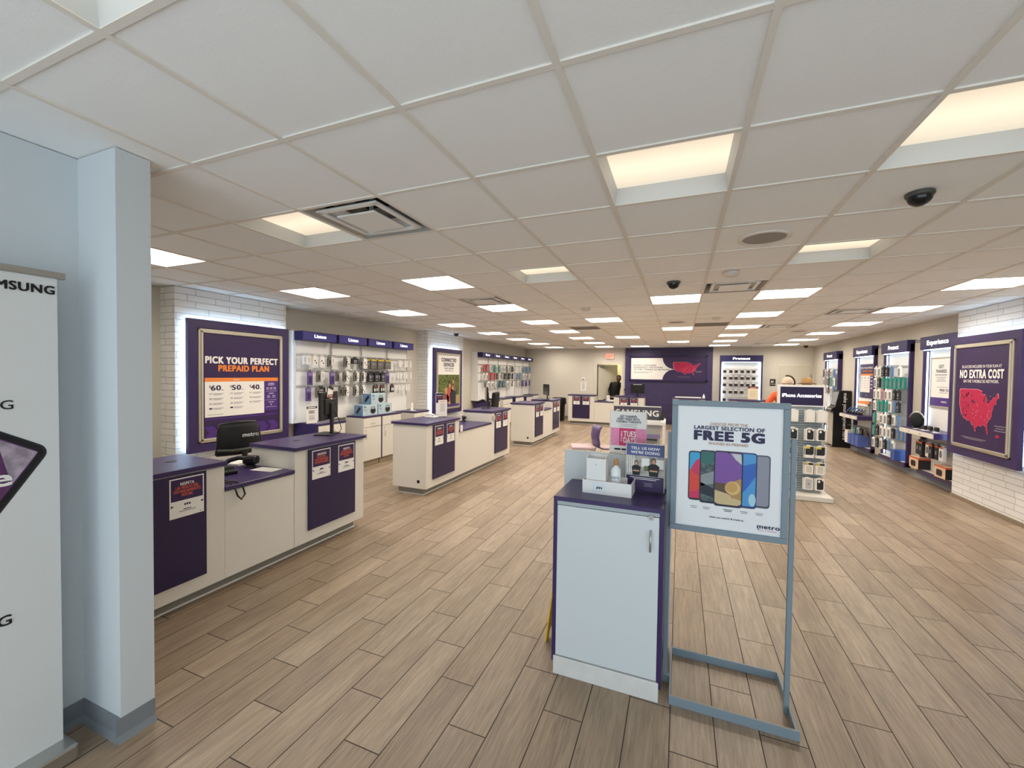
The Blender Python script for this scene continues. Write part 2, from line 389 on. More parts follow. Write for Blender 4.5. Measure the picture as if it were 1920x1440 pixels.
# doors
M_DOOR = mat('door_paint', '#c9c4b4', .5)
M_FRAME = mat('door_frame_paint', '#d6cfc0', .5)
d = thing('door_1', 'open beige back-room door', 'door', (-2.945, YB+.02, 0)); d['kind'] = 'structure'; del d['label']; del d['category']
b = MB(); b.box(-.05, .0, -.03, .1, 0, 2.13, M_FRAME); b.box(.895, .945, -.03, .1, 0, 2.13, M_FRAME); b.box(-.05, .945, -.03, .1, 2.13, 2.18, M_FRAME); b.build('door_frame', d)
lf = MB(); lf.box(0, .88, -.045, 0, .01, 2.12, M_DOOR); leaf = lf.build('door_leaf', d); leaf.location = (.0, .09, 0); leaf.rotation_euler.z = math.radians(44)
MB().box(.1, .5, -.09, -.05, 2.02, 2.06, M_STEEL).box(.2, .26, -.075, -.05, 2.05, 2.10, M_STEEL).build('door_closer', leaf)
for z in (.25, 1.1, 1.85): MB().cyl((-.006, -.055, z-.05), (-.006, -.055, z+.05), .012, M_STEEL).build('hinge', leaf)
d = MB(); d.box(2.92, 3.89, YB-.02, YB, 0, 2.16, M_FRAME); d.box(2.965, 3.845, YB-.03, YB-.02, .01, 2.115, M_DOOR); d2 = struct('door_2', d)
MB().cyl((3.86, YB-.035, 1.7), (3.86, YB-.035, 1.84), .014, M_STEEL).build('hinge', d2)
MB().cyl((3.04, YB-.02, 1.0), (3.04, YB-.08, 1.0), .02, M_STEEL).cyl((3.03, YB-.08, 1.0), (3.15, YB-.08, 1.0), .012, M_STEEL).build('door_handle', d2)

# ------------------------------------------------------------------ ceiling fixtures
def make_light(bright):
    t = thing('ceiling_light', 'x', 'light')
    hx, hy, dp = DX/2-.012, DY/2-.012, .09; tx, ty = hx-.012, hy-.012
    b = MB(); m = mat('light_housing', '#cfd1d0', .5)
    lo = [(-hx, -hy, 0), (hx, -hy, 0), (hx, hy, 0), (-hx, hy, 0)]; hi = [(-tx, -ty, dp), (tx, -ty, dp), (tx, ty, dp), (-tx, ty, dp)]
    b.add(lo+hi, [(i, (i+1) % 4, (i+1) % 4+4, i+4) for i in range(4)], m)
    b.box(-hx-.01, hx+.01, -hy-.01, hy+.01, dp+.004, dp+.03, m)
    b.build('housing', t)
    b = MB(); b.add(hi, [(3, 2, 1, 0)], M_LENS if bright else M_LENSD); b.build('diffuser', t)
    return t
lp = {1: make_light(1), 0: make_light(0)}; used = set()
rown = {-7: 'row along the left wall', -4: 'row above the service counters', -2: 'row just left of the aisle centre', 0: 'row leading to the purple wall', 2: 'row right of the aisle centre', 5: 'row along the right wall'}
cnt = {}
for c, r, br in sorted(LIGHTS, key=lambda a: a[1]):
    cnt[c] = cnt.get(c, 0)+1
    loc = (GX+DX*(c+.5), GY+DY*(r+.5), CZ)
    lab = ('bright white' if br else 'dimmer cream')+' ceiling light, '+ORD[cnt[c]-1]+' from front in the '+rown[c]
    if br in used: o = dup(lp[br], loc, None, lab)
    else: o = lp[br]; o.location = loc; o['label'] = lab; used.add(br)
    o['group'] = 'recessed square ceiling lights'

def make_vent(kind):
    t = thing('ceiling_vent', 'x', 'vent'); hx, hy = DX/2-.012, DY/2-.012
    if kind == 's':
        M_G = mat('duct_metal', '#a9a6a0', .4, metal=.3); b = MB()
        lo = [(-hx, -hy, 0), (hx, -hy, 0), (hx, hy, 0), (-hx, hy, 0)]; hi = [(-.17, -.17, .16), (.17, -.17, .16), (.17, .17, .16), (-.17, .17, .16)]
        b.add(lo+hi, [(i, (i+1) % 4, (i+1) % 4+4, i+4) for i in range(4)], M_G); b.box(-.18, .18, -.18, .18, .16, .3, M_DARK)
        for k, (U, N) in enumerate((((1, 0, 0), (0, -1, 0)), ((-1, 0, 0), (0, 1, 0)), ((0, 1, 0), (1, 0, 0)), ((0, -1, 0), (-1, 0, 0)))):
            n = Vector(N); b.frame(O=n*.232+Vector((0, 0, .085)), U=U, V=(Vector((0, 0, .16))-n*.12).normalized(), N=-n)
            b.ell(0, 0, .17, .055, M_DARK, .004)
        b.build('housing', t)
        for a, e, z, nm in ((.235, .15, .012, 'cone'), (.15, .0, -.012, 'plate')):
            b = MB()
            if e:
                lo = [(-a, -a, z), (a, -a, z), (a, a, z), (-a, a, z)]; hi = [(-e, -e, z+.05), (e, -e, z+.05), (e, e, z+.05), (-e, e, z+.05)]
                b.add(lo+hi, [(i, (i+1) % 4, (i+1) % 4+4, i+4) for i in range(4)], M_WHITE2)
                for q in ((-a, a, -a, -a+.035), (-a, a, a-.035, a), (-a, -a+.035, -a, a), (a-.035, a, -a, a)): b.box(*q, z-.012, z, M_WHITE2)
            else: b.box(-a, a, -a, a, z, z+.012, M_WHITE2, bev=.005); b.box(-.01, .01, -.01, .01, z, .17, M_WHITE2)
            b.build(nm, t)
    else:
        M_R = mat('return_grille', '#8f867c', .5); b = MB(); b.box(-hx, hx, -hy, hy, .01, .02, mat('grille_back', '#6b635b', .7))
        for i in range(14): y = -hy+.02+i*(2*hy-.04)/13; b.box(-hx+.02, hx-.02, y-.012, y+.006, -.004, .01, M_R)
        b.build('grille', t)
    return t
vp = {'s': make_vent('s'), 'r': make_vent('r')}; used = set()
vl = ['large white square air diffuser above the first service counter', 'air diffuser just in front of the third light above the counters', 'air diffuser right of a light near the second brick column', 'grey return grille left of the aisle, far from the camera',
      'air diffuser beside the last light in the left wall row', 'air diffuser close to the lights above the third counter', 'air diffuser right of the aisle light, behind the smoke detector', 'grey return grille straight ahead over the aisle',
      'air diffuser right of the fifth light right of the aisle', 'small dark air diffuser in front of the right wall row', 'air diffuser beside the last light of the right wall row']
for (c, r, k), lab in zip(VENTS, vl):
    loc = (GX+DX*(c+.5), GY+DY*(r+.5), CZ)
    if k in used: dup(vp[k], loc, None, lab)
    else: vp[k].location = loc; vp[k]['label'] = lab; used.add(k)

def dome(x, y, lab, r=.075):
    t = thing('dome_camera', lab, 'security camera', (x, y, CZ))
    MB().lathe([(r*1.1, 0), (r*1.12, -.012), (r, -.022), (r*.98, -.022)], (0, 0, 0), mat('camera_ring', '#4b4843', .4)).build('mount', t)
    MB().lathe([(r*.97*math.cos(a*PI/16), -.02-r*.9*math.sin(a*PI/16)) for a in range(9)], (0, 0, 0), mat('smoked_dome', '#1a1b1e', .08)).build('dome', t)
dome(1.17, 2.911, 'large black security dome camera on the ceiling tile at right', .056)
dome(-.089, 4.783, 'black security dome camera above the aisle behind the round speaker', .062)
dome(-5.3, 9.3, 'black dome camera over the second brick column', .062)
dome(3.63, 15.6, 'small black dome camera in the far right ceiling corner', .062)
def speaker(x, y, lab):
    t = thing('ceiling_speaker', lab, 'speaker', (x, y, CZ))
    MB().lathe([(.165, .003), (.165, -.006), (.14, -.008), (.138, -.003)], (0, 0, 0), M_TBAR, 32).build('rim', t)
    MB().lathe([(.139, -.004), (.05, -.005), (.0001, -.005)], (0, 0, 0), mat('speaker_grille', '#94908a', .6), 32).build('grille', t)
speaker(.536, 3.468, 'round grey ceiling speaker nearest the camera, right of the dim light')
speaker(-.094, 8.354, 'round grey ceiling speaker over the aisle in front of the purple wall')
speaker(2.342, 10.685, 'round grey ceiling speaker between the right two rows of lights')
for x, y, lab in ((.43, 4.5, 'small white smoke detector near the round ceiling speaker'), (-1.345, 6.25, 'small round sprinkler plate left of the aisle lights'), (.546, 7.925, 'white motion sensor in front of the aisle return grille'), (-4.99, 12.6, 'tiny dark sensor over the far left wall display')):
    MB_ = MB(); MB_.lathe([(.07, 0), (.07, -.02), (.045, -.04), (.0001, -.042)], (0, 0, 0), mat('detector_white', '#d8d2c8', .5))
    tag(MB_.build('smoke_detector', None, None, (x, y, CZ)), lab, 'detector')

# ------------------------------------------------------------------ posters
US = [(-124.6,48.3),(-123,49),(-95,49),(-89.6,48),(-90.5,46.6),(-84.6,46.4),(-87.8,43.5),(-87.5,41.7),(-86.3,42.5),(-86,44.8),(-84,45.7),(-83.4,44.3),(-82.5,43),(-83.2,42),(-81.5,41.6),(-79,42.7),(-79,43.3),(-76.3,43.6),(-75,45),(-71.5,45),(-70.3,46.3),(-69.2,47.4),(-67.8,47),(-67,44.8),(-70,43.7),(-70.8,42.5),(-70,41.7),(-72,41.2),(-74,40.6),(-74.2,39.5),(-75.5,37.8),(-76,36.8),(-75.6,35.3),(-77.8,34),(-79.3,33),(-81.2,31.5),(-81.3,30),(-80.1,27),(-80.4,25.3),(-81.7,26),(-82.8,27.8),(-83.8,29.9),(-85.3,29.7),(-88,30.4),(-89.5,29.2),(-91,29.2),(-94,29.6),(-97,28),(-97.3,26),(-99,26.5),(-101.5,29.7),(-103,29),(-104.7,30),(-106.5,31.8),(-108.2,31.5),(-111,31.3),(-114.8,32.5),(-117.1,32.5),(-118.5,34),(-120.6,34.6),(-122.4,37.2),(-123.8,39.5),(-124.3,42),(-124,45)]
def us_map(b, u, v, w, h, n=.002, slope=0):
    def q(lo, la): x = (lo+124.7)/57.7; y = (la-25.2)/23.9; return (u-w/2+x*w, v-h/2+y*h-slope*x)
    pts = [q(*p) for p in US]; cx = sum(p[0] for p in pts)/len(pts); cy = sum(p[1] for p in pts)/len(pts)
    b.poly([(cx+(p[0]-cx)*1.02, cy+(p[1]-cy)*1.02) for p in pts], M_PINK, n)
    b.poly(pts, M_MAG, n+.001)
    rnd = random.Random(3)
    for i in range(34):
        x, y = q(rnd.uniform(-121, -109), rnd.uniform(33.5, 47)); b.ell(x, y, w*rnd.uniform(.006, .02), h*rnd.uniform(.008, .03), M_MAGD, n+.002, 7)
    for lo, la, s in ((-104, 42.5, 1.4), (-101, 42, 1.2), (-106, 45.5, .8)): b.ell(*q(lo, la), w*.022*s, h*.026*s, M_MAGD, n+.002, 8)
    for i in range(26): b.ell(*q(rnd.uniform(-108, -74), rnd.uniform(31.5, 46)), w*.008, h*.011, M_PINK, n+.003, 7)

def wall_poster(name, label, loc, rotz, w, z0, z1, border, drawn, bg):
    """backlit purple poster box: frame, silver snap frame, printed sheet; local x runs 0..w, front at y=0"""
    t = thing(name, label, 'poster', loc, rotz)
    b = MB()
    for q in ((0, w, z1-border, z1), (0, w, z0, z0+border), (0, border, z0+border, z1-border), (w-border, w, z0+border, z1-border)): b.box(q[0], q[1], 0, .05, q[2], q[3], M_PURPLE)
    b.box(border, w-border, .02, .05, z0+border, z1-border, M_PURPLE); b.build('frame', t)
    b = MB(); s = .05; a0, a1, c0, c1 = border+.008, w-border-.008, z0+border+.008, z1-border-.008
    for k, (o, y) in enumerate(((0, -.012), (s*.5, -.022))):
        for q in ((a0+o, a1-o, c1-o-s*.5, c1-o), (a0+o, a1-o, c0+o, c0+o+s*.5), (a0+o, a0+o+s*.5, c0+o, c1-o), (a1-o-s*.5, a1-o, c0+o, c1-o)): b.box(q[0], q[1], y, .02, q[2], q[3], M_SILVER, bev=.004)
    b.build('snap_frame', t)
    b = MB().frame(-.004); b.box(a0+s, a1-s, -.004, .018, c0+s, c1-s, bg); drawn(b, w/2, a0+s, a1-s, c0+s, c1-s); b.build('printed_sheet', t)
    b = MB()
    for x in (.02, w-.05): b.box(x, x+.03, .052, .062, z0+.05, z1-.05, M_LED)
    b.box(.05, w-.05, .052, .062, z1-.05, z1-.02, M_LED); b.build('led_strip', t)
    MB().box(w*.2, w*.8, .05, .099, z0+.3, z0+.36, M_STEEL).box(w*.2, w*.8, .05, .099, z1-.36, z1-.3, M_STEEL).build('bracket', t)
    return t

def draw_plan(b, c, x0, x1, z0, z1):
    b.text('PICK YOUR PERFECT', c, 1.822, .082, M_TXTW, 1.0, bold=.095); b.text('PREPAID PLAN', c+.01, 1.722, .075, M_ORANGE, .70, bold=.095)
    L, Rr, T, B = c-.51, c+.51, 1.635, 1.135; pm = c+.29
    b.rect(L, Rr, T-.05, T, M_ORANGE); b.rect(L, pm, B, T-.05, M_PAPER); b.rect(pm, Rr, B+.03, T-.05, M_PMID); b.text('PHONES', (L+pm)/2, T-.034, .014, M_TXTW, bold=.03)
    b.rect(L, Rr, B-.035, B-.015, M_PMID)
    for i, p in enumerate(('60', '50', '40')):
        x = L+.05+i*.265
        b.text('$', x+.012, T-.125, .026, M_INK, bold=.03); b.text(p, x+.085, T-.16, .062, M_INK, .12, bold=.05); b.lines(x+.165, T-.157, .03, .006, M_INK)
        for j, ic in enumerate(('1T', '5G', '((.))', '1')[:4 if i < 2 else 3]):
            z = T-.215-j*.062; b.text(ic, x+.02, z, .018, M_INK, .03, bold=.02); b.lines(x+.05, z+.012, .13, .006, M_GREYINK, 2, .014, 'L')
    b.lines(L+.13, B+.03, .2, .005, M_GREYINK)
    x = (pm+Rr)/2
    b.text('MOBILE', x, T-.09, .014, M_TXTW, .09, bold=.03); b.text('HOTSPOT', x, T-.112, .014, M_TXTW, .10, bold=.03)
    for i in (-1, 0, 1): b.text('$10', x+i*.055, T-.155, .016, M_TXTW, bold=.03); b.lines(x+i*.055, T-.168, .04, .005, M_TXTW)
    b.lines(x, T-.195, .17, .003, M_TXTW); b.text('TABLET', x, T-.235, .015, M_TXTW, bold=.03)
    for i in (-.04, .04): b.text('$15', x+i, T-.27, .016, M_TXTW, bold=.03); b.lines(x+i, T-.284, .06, .005, M_TXTW)
    b.lines(x, T-.32, .17, .003, M_TXTW); b.text('WATCH', x, T-.36, .015, M_TXTW, bold=.03); b.text('$5', x, T-.395, .016, M_TXTW, bold=.03); b.lines(x, T-.42, .17, .003, M_TXTW)
    for u in (x0+.005, x0+.16, c+.17, c+.33, c+.47):   # chevrons
        e = min(u+.19, x1-.002); zb, zt = .86, 1.02
        if e-u < .1: continue
        b.poly([(u, zt), (e-.07, zt), (e, (zt+zb)/2), (e-.07, zb), (u, zb), (u+.07, (zt+zb)/2)], M_PMID, .001)
wall_poster('wall_poster', 'purple PICK YOUR PERFECT PREPAID PLAN price poster on the white brick', (-5.50, 3.195, 0), H90, 1.39, .71, 2.36, .105, draw_plan, M_PPRINT)

M_PHOTO = mat('park_foliage_print', '#5d6630', .5, noise=.75, nscale=14)
M_DIRT = mat('print_ground', '#b9a06a', .5, noise=.2, nscale=10)
def draw_family(b, c, x0, x1, z0, z1):
    b.text('CONNECTED', c, 2.02, .085, M_INK, .72, bold=.075); b.text('DEVICES', c, 1.90, .085, M_INK, .5, bold=.075); b.text('THAT DELIVER', c, 1.825, .042, M_INK, .46, bold=.03)
    b.lines(c, 1.785, .42, .016, M_GREYINK)
    b.rect(x0, x1, z0, 1.69, M_PHOTO, .001); b.rect(x0, x1, z0, 1.16, M_DIRT, .0015); b.rect(x0, x1, z0, .93, M_PMID, .006)
    skin = mat('print_skin', '#c98f68', .5)
    for x, z, s, hair, top in ((c-.14, 1.27, 1.0, '#c9a06a', '#8d4a46'), (c+.04, 1.42, 1.0, '#2a1c16', '#b5564a'), (c+.2, 1.36, .9, '#6b4020', '#4a5f8a'), (c+.22, 1.53, .8, '#3b2a20', '#7b6050')):
        mt = mat('print_shirt'+top, top, .5); mh = mat('print_hair'+hair, hair, .5)
        b.poly([(x-.13*s, z-.42), (x+.13*s, z-.42), (x+.15*s, z-.14), (x+.06*s, z-.08), (x-.06*s, z-.08), (x-.15*s, z-.14)], mt, .002)
        b.ell(x, z+.01, .066*s, .085*s, mh, .003); b.ell(x, z-.015, .05*s, .066*s, skin, .004)
    b.rect(c+.1, c+.36, z0+.03, 1.26, mat('print_shorts', '#28303d', .5), .003)
wall_poster('wall_poster', 'CONNECTED DEVICES poster with a family photo on the middle brick column', (-5.50, 8.595, 0), H90, 1.39, .70, 2.345, .105, draw_family, M_PAPER)

def draw_cost(b, c, x0, x1, z0, z1):
    b.text('5G ACCESS INCLUDED IN YOUR PLAN AT', c+.0, 1.90, .036, M_TXTW, .78, bold=.04); b.text('NO EXTRA COST', c, 1.765, .105, M_TXTW, .86, bold=.11); b.text('ON THE T-MOBILE 5G NETWORK.', c, 1.70, .038, M_TXTW, .70, bold=.04)
    us_map(b, c-.03, 1.32, .78, .58); b.ell(c+.36, 1.03, .035, .02, M_MAG, .002)
    b.lines(c+.40, 1.16, .2, .010, M_GREYINK, 3, .03); b.lines(c-.1, .95, .5, .008, M_GREYINK, 2, .018)
    b.lines(c-.46, 1.12, .06, .006, M_PMID, 3, .03)
wall_poster('wall_poster', 'purple NO EXTRA COST map poster on the right white brick', (3.69, 8.14, 0), -H90, 1.39, .675, 2.345, .105, draw_cost, M_PPRINT)

# banner in the recess of the purple wall
t = thing('wall_banner', 'long white and purple coverage map banner on the purple brick wall', 'sign', (-1.74, YB-.10, 0))
b = MB(); Wb, Z0, Z1 = 2.60, 1.545, 2.46
M_PFR = mat('deep_purple_frame', '#2c2350', .5)
for q in ((0, Wb, Z1-.05, Z1), (0, Wb, Z0, Z0+.05), (0, .05, Z0, Z1), (Wb-.05, Wb, Z0, Z1)): b.box(q[0], q[1], -.05, 0, q[2], q[3], M_PFR)
b.build('frame', t)
b = MB().frame(-.012); b.box(.05, Wb-.05, -.012, 0, Z0+.05, Z1-.05, M_PPRINT)
b.poly([(.052, 1.565), (1.14, 1.565)]+[(1.14+.41*(1-math.cos(a*PI/12)), 1.565+.40*math.sin(a*PI/12)) for a in range(1, 7)]+[(1.14+.41*(1-math.cos(a*PI/12)), 2.365-.40*math.sin(a*PI/12)) for a in range(5, 0, -1)]+[(1.14, 2.365), (.052, 2.365)], M_PAPER, .001)
for i, s in enumerate(('METRO CUSTOMERS', 'EXPERIENCE THE POWER', 'OF THE T-MOBILE 5G NETWORK.')): b.text(s, .15, 2.075-i*.075, .05, M_INK, (.78, 1.0, 1.26)[i], 'L', .03)
b.lines(.15, 1.86, .66, .012, M_GREYINK, 2, .03, 'L')
us_map(b, 1.93, 1.99, .86, .46); b.lines(2.32, 1.90, .22, .012, M_GREYINK, 2, .03); b.lines(1.85, 1.70, .4, .01, M_GREYINK)
b.build('printed_sheet', t)

# roll-up banner at the entrance
t = thing('rollup_banner', 'white roll-up phone banner beside the entry wall at far left', 'banner', (-2.535, .11, 0), H90)
b = MB(); b.box(-.02, .86, -.09, .09, 0, .075, M_STEEL, bev=.012); b.build('base', t)
MB().box(-.01, .866, -.014, .014, 2.125, 2.155, M_STEEL, bev=.004).build('top_rail', t)
MB().cyl((.42, .02, .07), (.42, .02, 2.13), .012, M_STEEL).build('pole', t)
b = MB().frame(-.003); b.box(0, .84, -.003, .0, .07, 2.128, mat('banner_vinyl', '#dcdedd', .5))
b.text('SAMSUNG', .83, 2.056, .034, M_BLK, .228, 'R', .06)
b.text('5G', .705, 1.568, .036, M_BLK, .065, 'R', .015); b.text('5G', .69, .685, .04, M_BLK, .07, 'R', .04)
b.frame(O=(.475, -.003, 1.325), U=(.848, 0, -.53), V=(.53, 0, .848))      # the tilted phone on the banner
b.rrect(-.20, .255, -.36, .235, .04, mat('phone_edge', '#2a2b2f', .3), .001); b.rrect(-.19, .247, -.35, .227, .035, M_BLK, .0014)
b.rrect(-.17, .228, -.335, .208, .02, mat('print_plum', '#5d3560', .5, noise=.35, nscale=9), .0018)
b.poly([(-.16, .13), (.1, .19), (.224, .06), (.224, .204), (-.16, .204)], mat('print_cloud', '#a79aa9', .5, noise=.3, nscale=20), .0022); b.poly([(-.17, -.33), (.222, -.33), (.222, -.07), (.05, -.015), (-.17, -.12)], mat('print_red', '#8f2b33', .5), .0022)
b.frame(-.003); b.text('e', .695, 1.258, .065, M_TXTW, .052, 'R', .05, .004)
b.build('banner_sheet', t)

# ------------------------------------------------------------------ service counters
HT, HD, DEP = 1.03, .825, .57
def service_counter(label, loc, rotz, l1, ld, l2, end_hole=True, papers=(1, 1, 1, 1), which='first'):
    t = thing('service_counter', label, 'counter', loc, rotz, 'white and purple service counters')
    tot = l1+ld+l2
    for nm, x0, x1, h in (('cabinet_body', 0, l1, HT-.045), ('cabinet_body', l1+ld, tot, HT-.045)):
        b = MB(); b.box(x0, x1, 0, DEP, .1, h, M_WHITE, bev=.003); b.box(x0+.012, x1-.012, .012, DEP-.012, h, HT-.034, M_WHITE2)
        if x0 == 0 and end_hole: b.cyl((-.002, .13, .2), (.002, .13, .2), .024, M_BLACK, 20)
        b.build(nm, t)
    b = MB(); b.box(l1+.002, l1+ld-.002, .002, DEP, .1, HD-.04, M_WHITE, bev=.003); b.box(l1, l1+ld, .014, .02, HD-.04, HD-.03, M_STEEL); b.build('desk_body', t)
    b = MB(); b.box(.06, tot-.06, .09, DEP-.06, 0, .1, M_KICK); b.box(.05, tot-.05, .08, DEP-.05, 0, .012, M_WHITE2); b.build('kick_plate', t)
    for x0, x1 in ((-.02, l1+.012), (l1+ld-.012, tot+.02)):
        b = MB(); b.box(x0, x1, -.02, DEP+.02, HT-.034, HT, M_PURPLE, bev=.004); xx = x0+.32 if x0 > 0 else x1-.2
        b.cyl((xx, .33, HT-.001), (xx, .33, HT+.002), .035, M_BLACK, 20); b.build('worktop', t)
    b = MB(); b.box(l1+.002, l1+ld-.002, -.012, DEP+.25, HD-.03, HD, M_PURPLE, bev=.004); b.build('desk_top', t)
    for x0, l in ((0, l1), (l1+ld, l2)):
        m = (l-.61)/2; b = MB(); b.box(x0+m, x0+m+.61, -.018, 0, .21, .985, M_PANEL, bev=.002); b.build('purple_panel', t)
    o = Vector(loc); rz = Matrix.Rotation(rotz, 3, 'Z'); k = 0
    for (x0, l, unit) in ((0, l1, 'near' if rotz else 'left'), (l1+ld, l2, 'far' if rotz else 'right')):
        m = (l-.61)/2
        for side, dx, lang in ((0, .035, 'en'), (1, .365, 'es')):
            if papers[k]: notice(o+rz @ Vector((x0+m+dx, -.0185, 0)), rotz, lang, unit, which)
            k += 1
    return t
NOTE = {}
def notice(loc, rotz, lang, unit, which):
    lab = ('English OBSERVE' if lang == 'en' else 'Spanish RESPETA')+' distancing notice on the '+unit+' cabinet of the '+which+' counter'
    if lang in NOTE: o = NOTE[lang].copy(); COL.objects.link(o); o.location = loc; o.rotation_euler.z = rotz
    else:
        b = MB().frame(-.0012); b.box(0, .225, -.0012, 0, .69, .97, M_PAPER)
        b.rect(.008, .217, .81, .962, M_PPRINT)
        rows = [('OBSERVE', .11), ('SOCIAL', .11), ('DISTANCING', .16), ('GUIDELINES', .165)] if lang == 'en' else [('RESPETA', .09), ('LAS REGLAS DEL', .15), ('DISTANCIAMIENTO', .175), ('SOCIAL', .075)]
        for i, (s, w) in enumerate(rows): b.text(s, .1125, .917-i*.026, .02, M_TXTW if i == 0 else M_REDOR, w, bold=.03)
        b.text('m', .1125, .772, .02, M_INK, .035, bold=.06); b.ell(.096, .772, .003, .003, M_INK)
        b.poly([(.008, .785), (.026, .776), (.008, .766)], M_INK); b.poly([(.217, .785), (.199, .776), (.217, .766)], M_INK)
        b.lines(.1125, .745, .05, .005, M_INK); b.lines(.1125, .733, .11, .005, M_GREYINK); b.text('m', .2, .7, .008, M_INK, bold=.05)
        NOTE[lang] = o = b.build('notice', None, None, loc, rotz)
    tag(o, lab, 'notice', 'distancing notices on the counters')
service_counter('white and purple service counter nearest the camera, beside the entry wall', (-3.28, 1.262, 0), H90, .898, .635, .905, False, (0, 1, 1, 1), 'nearest')
service_counter('second white and purple service counter, in front of the middle brick column', (-3.26, 4.92, 0), H90, .92, 1.22, .92, True, (1, 1, 1, 1), 'second')
service_counter('third white and purple service counter, nearest the black trash bin', (-3.24, 9.40, 0), H90, .86, .66, .86, True, (1, 1, 1, 1), 'third')
service_counter('white and purple counter facing front before the open door', (-3.66, 14.40, 0), 0, .92, .66, .98, False, (1, 1, 1, 1), 'door-side')
service_counter('white and purple counter facing front, partly behind the framed sign', (-.22, 14.40, 0), 0, .96, .68, 1.03, False, (1, 1, 1, 1), 'far right')

# ------------------------------------------------------------------ wall displays
M_PEG = mat('chrome_peg', '#cfcfcc', .3, metal=.7)
def wall_bay(name, label, loc, rotz, w, word, wordw, hooks, lit=None, rows=(2.0, 1.745, 1.485), hl=.16, group=None):
    """a white panel with a purple header box above and pegs on cross rails; local front at y=0 is the panel face"""
    t = thing(name, label, 'wall display', loc, rotz, group)
    b = MB(); b.box(.012, w-.012, 0, .03, .9, 2.36, M_WHITE2)
    for x in (.012, w-.034): b.box(x, x+.022, -.012, .0, .95, 2.22, M_WHITE2); b.box(x+.007, x+.013, -.0135, -.0115, .95, 2.22, M_GREYINK)
    b.box(.05, .09, .03, .195, 1.0, 2.2, M_WHITE2); b.box(w-.09, w-.05, .03, .195, 1.0, 2.2, M_WHITE2)
    b.build('back_panel', t)
    b = MB().frame(-.18); b.box(.008, w-.03, -.18, 0, 2.225, 2.37, M_HEAD, bev=.004); b.rect(.025, w-.047, 2.237, 2.358, lit or mat('header_lit_blue', '#342f7e', .4, emit=.06), .0008)  # lit blue of the header face put into colour and a faint glow
    b.text(word, w*.48, 2.277, .05, M_LIT, wordw, bold=.05, n=.003); b.build('header', t)
    for z in rows: MB().box(.02, w-.02, -.02, -.012, z-.008, z+.022, M_PEG).build('rail', t)
    hk = None
    for x, z in hooks:
        if hk is None: hk = MB().box(-.012, .012, -.022, -.018, -.01, .03, M_PEG).tube([(0, -.02, .01), (0, -hl, .012), (0, -hl-.012, .024)], .003, M_PEG, 5).build('hook', t); h = hk
        else: h = hk.copy(); COL.objects.link(h); h.parent = t
        h.location = (x, 0, z)
    return t
# the four 'Listen' bays: y 4.80..7.82
LX = -5.68; bays = [(4.83, .735), (5.58, .73), (6.32, .735), (7.07, .72)]
prods = {}   # prototypes
def proto(key, fn):
    if key not in prods: prods[key] = (fn(), True)
    return prods[key]
def put(key, fn, loc, rotz, name, label, cat, group):
    """place one product: the prototype first, copies with shared meshes after"""
    if key in prods:
        o = dup(prods[key], loc, rotz, label, group)
    else:
        o = fn(); prods[key] = o; o.location = loc; o.rotation_euler.z = rotz; o['label'] = label
        if group: o['group'] = group
    o['category'] = cat
    return o
def pack(name, w, h, d, face, art, kind='box'):
    """hanging retail pack: hang tab + body with printed front; top of tab at z=0, front towards -y"""
    def fn():
        t = thing(name, 'x', 'x')
        b = MB().frame(-d)
        tab = .03
        b.slab([(-w*.25, -tab), (w*.25, -tab), (w*.2, 0), (.012, 0), (.012, -.012), (-.012, -.012), (-.012, 0), (-w*.2, 0)], -d*.6, -d*.4, face)
        b.build('hang_tab', t)
        b = MB().frame(-d); b.box(-w/2, w/2, -d, 0, -tab-h, -tab, face, bev=min(.004, d*.2))
        art(b, w, h, -tab-h); b.build('carton', t)
        return t
    return fn
M_PURB = mat('purple_pack', '#5a4480', .45); M_GRYB = mat('grey_pack', '#6d6862', .5); M_BLKB = mat('charcoal_pack', '#25262a', .5); M_REDP = mat('red_pack', '#c02a34', .45)
def art_ear(b, w, h, z): b.ell(-w*.12, z+h*.62, w*.13, h*.07, M_BLK); b.ell(w*.16, z+h*.42, w*.13, h*.07, M_BLK); b.lines(0, z+h*.15, w*.5, .005, M_GREYINK)
def art_white(b, w, h, z): b.rrect(-w*.3, w*.3, z+h*.3, z+h*.85, .006, mat('pack_grey', '#c9c7c4', .5)); b.lines(0, z+h*.15, w*.5, .005, M_GREYINK)
def art_purple(b, w, h, z): b.rect(-w*.45, w*.45, z+h*.72, z+h*.95, mat('pack_lilac', '#8a78ad', .5)); b.rrect(-w*.2, w*.2, z+h*.15, z+h*.62, .006, M_PPRINT)
def art_dark(b, w, h, z): b.ell(0, z+h*.55, w*.25, h*.18, M_GREYINK); b.lines(0, z+h*.2, w*.5, .006, M_TXTW)
def art_yel(b, w, h, z): b.rect(-w*.5, w*.5, z+h*.86, z+h, mat('pack_yellow', '#d8c03a', .5)); b.ell(0, z+h*.5, w*.22, h*.14, M_GREYINK)
def art_spk(b, w, h, z): b.rrect(-w*.22, w*.22, z+h*.2, z+h*.7, .01, M_BLK)
def art_case(b, w, h, z): b.rrect(-w*.33, w*.33, z+h*.1, z+h*.82, .008, mat('case_grey', '#7d8285', .4)); b.ell(-w*.18, z+h*.72, w*.08, h*.05, M_BLK)
def art_cable(b, w, h, z): b.ell(0, z+h*.45, w*.28, h*.25, mat('pack_mid', '#d7d4cf', .5)); b.ell(0, z+h*.45, w*.16, h*.15, M_PAPER, .002); b.lines(0, z+h*.88, w*.7, .006, M_REDOR)
